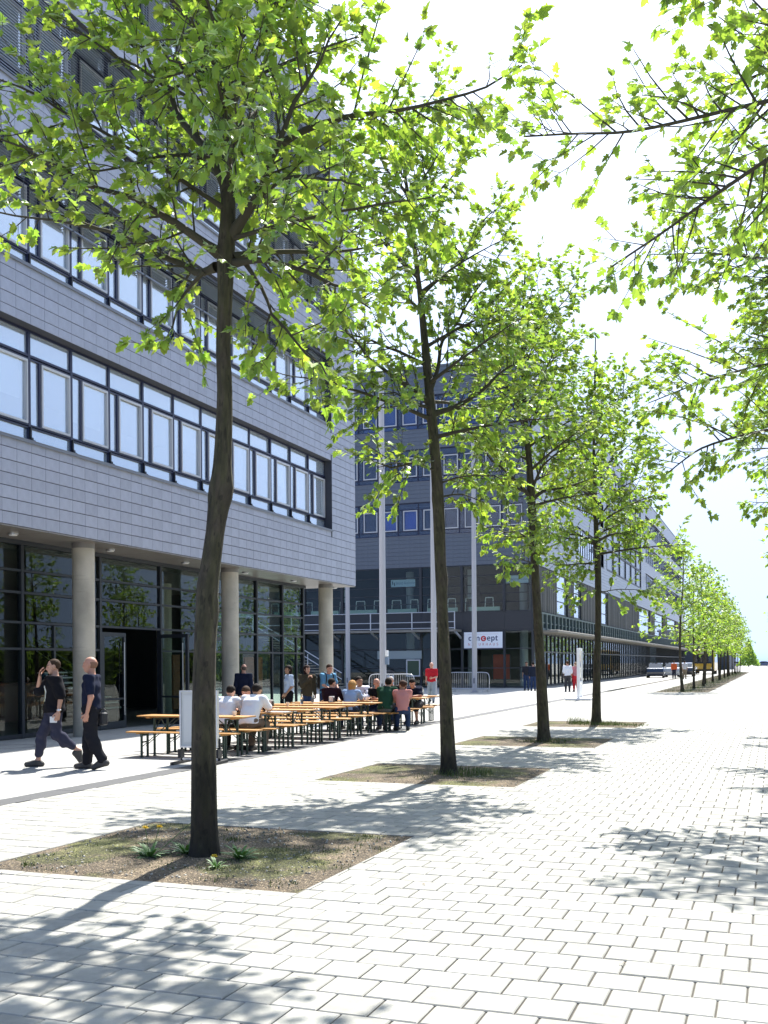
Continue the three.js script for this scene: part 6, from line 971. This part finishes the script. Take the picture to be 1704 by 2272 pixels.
// the two walking men
{
  const J = standJ(); Object.assign(J, { hpL: V3(0.085, 0.925, -0.01), hpR: V3(-0.085, 0.925, 0.02), knR: V3(-0.09, 0.53, 0.2), anR: V3(-0.1, 0.085, 0.27), toR: V3(-0.11, 0.04, 0.44), knL: V3(0.1, 0.52, -0.02), anL: V3(0.1, 0.26, -0.37), toL: V3(0.1, 0.09, -0.4), shR: V3(-0.175, 1.41, 0.04), elR: V3(-0.2, 1.2, 0.27), wrR: V3(-0.075, 1.47, 0.23), palmR: V3(0.5, 0.1, -1), elL: V3(0.23, 1.14, -0.1), wrL: V3(0.235, 0.9, -0.06), nod: 0.1, turn: 0.05 });
  const t = person({ label: 'walking man in a black printed T-shirt with a hand raised to his face', p: -11.0, a: 13.9, face: [-0.80, -0.60], h: 1.76, J, cell: 0.0115, skin: 'light', top: { color: K.black, sleeve: 0.45, fit: 0.046, hem: 0.89 }, bottom: { color: lin(0.045, 0.046, 0.07), to: 0.86, fit: 0.026 }, shoes: lin(0.05, 0.048, 0.045), hair: ['thin', K.brownHair], curl: 0.4 });
  // print on the chest, laid on the shirt surface
  const f = t.topF, pos = [], col = [], idx = [], nx = 16, ny = 22; for (let j = 0; j <= ny; j++) for (let i = 0; i <= nx; i++) { const u = i / nx, v = j / ny, x = lerp(-0.09, 0.11, u), y = lerp(1.06, 1.32, v); let z = 0.3; while (f(x, y, z) > 0.003 && z > 0) z -= 0.0015; pos.push(x, y, z); const du = (u - 0.5) * 2, body = Math.abs(du) < 0.42 - 0.15 * v && v < 0.7, ring = Math.hypot(du, (v - 0.45) * 1.5); col.push(...(body ? (v < 0.25 && Math.abs(du) < 0.12 ? [0.05, 0.05, 0.04] : [0.5, 0.46, 0.12]) : ring < 0.95 ? [0.62, 0.64, 0.6] : [0.011, 0.011, 0.014])); if (i < nx && j < ny) { const a = j * (nx + 1) + i; idx.push(a, a + 1, a + nx + 1, a + 1, a + nx + 2, a + nx + 1); } }
  const g = new THREE.BufferGeometry(); g.setAttribute('position', new THREE.Float32BufferAttribute(pos, 3)); g.setAttribute('color', new THREE.Float32BufferAttribute(col, 3)); g.setIndex(idx); g.computeVertexNormals(); put('shirt_print', g, mat(lin(1, 1, 1), 0.8, { vertexColors: true, side: THREE.DoubleSide }), t);
  put('wristwatch', cleaned([new THREE.TorusGeometry(0.033, 0.009, 8, 20).rotateX(Math.PI / 2).translate(0.235, 0.93, -0.065), new THREE.CylinderGeometry(0.02, 0.02, 0.012, 16).rotateZ(Math.PI / 2).translate(0.275, 0.93, -0.065)]), M.steel, t);
  const c = thing('card', 'small white card held in the walking man\'s lowered hand', 'card', [-10.88, 0.83, -13.72]); c.rotation.y = t.rotation.y; put('card_sheet', rbox(-0.002, 0.002, -0.1, 0.0, -0.05, 0.06, 0.001), M.white, c); put('clip', rbox(-0.008, 0.008, -0.005, 0.02, -0.01, 0.02, 0.003), M.steel, c);
  const J2 = standJ(); Object.assign(J2, { hpL: V3(0.085, 0.93, 0.0), knR: V3(-0.095, 0.5, 0.07), anR: V3(-0.1, 0.085, 0.1), toR: V3(-0.11, 0.038, 0.27), knL: V3(0.1, 0.5, -0.02), anL: V3(0.105, 0.15, -0.2), toL: V3(0.11, 0.04, -0.06), elL: V3(0.235, 1.13, -0.06), wrL: V3(0.24, 0.88, 0.0), wrR: V3(-0.22, 0.9, 0.1), nod: 0.02 });
  const t2 = person({ label: 'bald walking man in a plain black T-shirt and dark trousers', p: -10.15, a: 13.72, face: LEFTWARD, h: 1.79, J: J2, cell: 0.0115, skin: 'red', top: { color: K.navy, sleeve: 0.36, fit: 0.026, hem: 0.93 }, bottom: { color: lin(0.017, 0.017, 0.021), fit: 0.036 }, shoes: lin(0.055, 0.05, 0.045), hair: ['fringe', lin(0.24, 0.13, 0.085)], curl: 0.7 });
  const b = thing('waist_bag', 'small black bag hanging behind the bald man', 'bag', [-9.97, 0.8, -13.78]); put('pouch', new RoundedBoxGeometry(0.1, 0.2, 0.14, 3, 0.03), M.black, b); put('strap', new THREE.TorusGeometry(0.06, 0.008, 6, 16, Math.PI).translate(0, 0.1, 0), M.black, b);
}
// people at the tables. "away" faces down the street, "back" faces the viewer
const AWAY = [0, 1], BACK = [0, -1], SEAT = 'people at the beer tables';
const P = (label, p, a, face, J, more) => person({ label, p, a, face, J, group: SEAT, h: 1.72, shoes: lin(0.03, 0.028, 0.026), bottom: { color: K.denim }, ...more });
P('seated person in a white shirt, furthest left, seen from behind', -9.72, 17.2, AWAY, sitJ(0.16, { nod: 0.5 }), { top: { color: K.white, sleeve: 0.42, fit: 0.022 }, bottom: { color: lin(0.03, 0.027, 0.025) }, hair: ['short', K.darkHair] });
P('seated person in a white shirt, right beside the first, seen from behind', -9.2, 17.2, AWAY, sitJ(0.2, { nod: 0.45, turn: -0.2 }), { h: 1.78, top: { color: K.white, sleeve: 0.4, fit: 0.026 }, bottom: { color: lin(0.16, 0.12, 0.09) }, hair: ['short', K.darkHair], skin: 'tan' });
P('person in a brown shirt bent over the table opposite the white shirts', -9.6, 18.2, BACK, sitJ(0.22, { nod: 0.5, turn: 0.15 }), { top: { color: lin(0.17, 0.12, 0.085), sleeve: 0.4, fit: 0.022 }, bottom: { color: lin(0.26, 0.19, 0.12) }, hair: ['short', K.brownHair], skin: 'red' });
P('seated person in a dark burgundy shirt turned to the right', -10.32, 23.57, AWAY, sitJ(0.06, { turn: -0.5, wrR: V3(-0.2, 0.8, 0.42) }), { top: { color: lin(0.022, 0.01, 0.016), sleeve: 0.45, fit: 0.024 }, hair: ['short', K.darkHair] });
P('seated person with curly blond hair in a light blue shirt', -9.8, 23.57, AWAY, sitJ(0.12), { h: 1.66, top: { color: lin(0.3, 0.42, 0.62), sleeve: 0.34, fit: 0.02 }, hair: ['curly', lin(0.42, 0.23, 0.08)] });
P('person in an open-necked white shirt looking left, facing the viewer', -9.87, 24.53, BACK, sitJ(0.08, { turn: 1.1, nod: 0 }), { h: 1.78, top: { color: lin(0.68, 0.66, 0.72), sleeve: 0.75, fit: 0.022 }, hair: ['short', K.darkHair], skin: 'tan' });
P('person with thin hair in black, left of the green shirt', -9.38, 24.53, BACK, sitJ(0.1, { turn: 0.9, nod: 0.15 }), { top: { color: K.black, sleeve: 0.4 }, hair: ['fringe', lin(0.08, 0.06, 0.05)], skin: 'red' });
P('seated person in a dark green polo shirt seen from behind', -8.86, 23.57, AWAY, sitJ(0.14, { turn: 0.35, nod: 0.1 }), { h: 1.78, top: { color: lin(0.018, 0.06, 0.036), sleeve: 0.36, fit: 0.028 }, bottom: { color: lin(0.12, 0.13, 0.13) }, hair: ['short', K.darkHair] });
P('seated person in a pink top with hair tied back, hand at the face', -8.42, 23.6, [-0.35, 0.94], sitJ(0.08, { turn: 0.6, elR: V3(-0.2, 0.85, 0.22), wrR: V3(-0.08, 1.08, 0.22), palmR: V3(0.3, 0, -1) }), { h: 1.66, top: { color: lin(0.55, 0.24, 0.22), sleeve: 0.3, fit: 0.016 }, hair: ['tail', lin(0.06, 0.03, 0.02)], skin: 'tan' });
P('grey-haired person in black, furthest back at the tables', -9.84, 26.73, BACK, sitJ(0.05, { turn: 0.2 }), { top: { color: K.black, sleeve: 0.42 }, hair: ['thin', lin(0.4, 0.39, 0.38)], skin: 'red' });
P('person in a dark T-shirt bent over a phone at the eighth table', -9.14, 26.73, BACK, sitJ(0.2, { nod: 0.6 }), { top: { color: K.navy, sleeve: 0.38, fit: 0.024 }, bottom: { color: lin(0.03, 0.03, 0.035), to: 0.62, fit: 0.035 }, hair: ['short', K.darkHair], skin: 'red' });
// people standing between the tables and the entrance
const S = (label, p, a, face, J, more) => person({ label, p, a, face, J, h: 1.64, shoes: lin(0.02, 0.02, 0.02), bottom: { color: K.denim }, ...more });
S('standing person in a dark suit behind the white shirts', -14.0, 25.9, [-0.2, 0.98], Object.assign(standJ(), { turn: 0.5 }), { h: 1.66, top: { name: 'jacket', color: K.navy, sleeve: 0.97, fit: 0.034, hem: 0.82, fold: 0.003 }, bottom: { color: K.navy }, hair: ['fringe', lin(0.09, 0.07, 0.06)], skin: 'red' });
S('standing person in a pale blue blouse and black skirt', -12.25, 25.2, [-0.75, -0.66], Object.assign(standJ(), { turn: 0.3, wrL: V3(0.17, 0.93, 0.12) }), { h: 1.62, top: { name: 'blouse', color: lin(0.48, 0.58, 0.72), sleeve: 0.42, fit: 0.02, hem: 0.96 }, bottom: { color: K.black }, hair: ['bob', K.darkHair], skin: 'tan' });
S('standing person in an olive brown jacket with a dark bob', -11.85, 25.5, [0.72, -0.69], Object.assign(standJ(), { elR: V3(-0.2, 1.15, 0.15), wrR: V3(-0.05, 1.33, 0.24), palmR: V3(0.6, 0, -0.8), turn: 0.2 }), { h: 1.62, top: { name: 'jacket', color: lin(0.06, 0.048, 0.03), sleeve: 0.95, fit: 0.03, hem: 0.84 }, hair: ['bob', lin(0.03, 0.014, 0.01)] });
{
  const t = S('standing person in a blue shirt leaning forward, wearing a backpack', -11.4, 25.75, [0.85, -0.53], Object.assign(standJ(), { ch: V3(0, 1.28, 0.07), nk: V3(0, 1.44, 0.13), hd: V3(0, 1.58, 0.19), shL: V3(0.178, 1.39, 0.11), shR: V3(-0.178, 1.39, 0.11), elL: V3(0.22, 1.13, 0.2), wrL: V3(0.16, 1.0, 0.38), elR: V3(-0.22, 1.13, 0.2), wrR: V3(-0.15, 1.02, 0.4), nod: 0.2 }), { h: 1.68, top: { color: lin(0.10, 0.24, 0.38), sleeve: 0.4, fit: 0.026, hem: 0.86 }, hair: ['short', K.brownHair], skin: 'red' });
  const b = thing('backpack', 'black backpack on the back of the person in the blue shirt', 'backpack', [-11.4, 0, -25.75]); b.rotation.y = t.rotation.y; b.scale.copy(t.scale); put('pack', new RoundedBoxGeometry(0.3, 0.44, 0.17, 4, 0.06).rotateX(0.12).translate(0, 1.22, -0.16), M.black, b); put('pocket', new RoundedBoxGeometry(0.22, 0.2, 0.06, 3, 0.025).rotateX(0.12).translate(0, 1.13, -0.265), M.black, b);
  for (const s of [-1, 1]) put('strap', new THREE.TubeGeometry(new THREE.CatmullRomCurve3([V3(s * 0.11, 1.4, -0.1), V3(s * 0.115, 1.49, 0.04), V3(s * 0.12, 1.42, 0.19), V3(s * 0.125, 1.2, 0.2), V3(s * 0.14, 1.06, 0.02), V3(s * 0.12, 1.03, -0.12)]), 24, 0.016, 6), M.black, b);
}
S('man in a red polo shirt and pale trousers walking towards the tables', -13.3, 40.9, [0.15, -0.99], Object.assign(standJ(), { knL: V3(0.1, 0.52, 0.12), anL: V3(0.1, 0.085, 0.16), toL: V3(0.12, 0.038, 0.33), anR: V3(-0.1, 0.13, -0.2), toR: V3(-0.11, 0.04, -0.06), wrL: V3(0.08, 1.08, 0.25), elL: V3(0.23, 1.13, 0.05) }), { h: 1.68, top: { color: lin(0.42, 0.02, 0.03), sleeve: 0.36, fit: 0.03 }, bottom: { color: lin(0.26, 0.3, 0.33), fit: 0.03 }, hair: ['fringe', lin(0.45, 0.44, 0.42)], skin: 'red' });
S('person in a dark jacket at the building corner, seen from behind', -13.05, 59.2, [-0.2, 0.98], Object.assign(standJ(), { turn: 0.3 }), { h: 1.68, cell: 0.024, top: { name: 'jacket', color: lin(0.02, 0.025, 0.04), sleeve: 0.95, fit: 0.035, hem: 0.86 }, hair: ['short', K.darkHair] });
S('person in dark clothes facing the viewer at the building corner', -13.6, 59.9, [0.2, -0.98], Object.assign(standJ(), { nod: 0.2 }), { h: 1.7, cell: 0.024, top: { color: lin(0.03, 0.03, 0.035), sleeve: 0.5 }, hair: ['short', K.darkHair], skin: 'tan' });
{
  const J = Object.assign(standJ(), { turn: 0.4 }), t = S('person in a white shirt with a black shoulder bag, near the white stele', -10.75, 57.6, [-0.2, 0.98], J, { h: 1.72, cell: 0.024, top: { color: K.white, sleeve: 0.6, fit: 0.024 }, bottom: { color: lin(0.05, 0.05, 0.055) }, hair: ['short', K.brownHair], skin: 'red' });
  const b = thing('shoulder_bag', 'black shoulder bag of the person in white', 'bag', [-11.02, 0.78, -57.6]); put('pouch', new RoundedBoxGeometry(0.12, 0.28, 0.3, 3, 0.04).translate(0, 0.1, 0), M.black, b); put('strap', new THREE.TubeGeometry(new THREE.CatmullRomCurve3([V3(0, 0.22, -0.1), V3(0.08, 0.55, -0.05), V3(0.13, 0.68, 0.02), V3(0.08, 0.5, 0.1), V3(0, 0.22, 0.12)]), 20, 0.012, 6), M.black, b);
  S('person in red trousers close beside the one in white', -10.35, 57.9, [-0.3, 0.95], standJ(), { h: 1.66, cell: 0.024, top: { color: lin(0.45, 0.18, 0.2), sleeve: 0.4 }, bottom: { color: lin(0.5, 0.03, 0.04) }, hair: ['short', lin(0.25, 0.18, 0.12)] });
}
S('person in an orange top far down the street', -8.67, 100, [0, 1], standJ(), { h: 1.7, cell: 0.03, top: { color: lin(0.62, 0.12, 0.04), sleeve: 0.8, fit: 0.03 }, bottom: { color: lin(0.03, 0.03, 0.05) }, hair: ['short', K.brownHair] });
S('person in a white top beside the far tree trunks', -7.74, 100.3, [0, 1], standJ(), { h: 1.72, cell: 0.03, top: { color: lin(0.6, 0.6, 0.62), sleeve: 0.45, fit: 0.03 }, bottom: { color: lin(0.25, 0.2, 0.14) }, hair: ['short', K.darkHair] });
renderer.render(scene, camera);
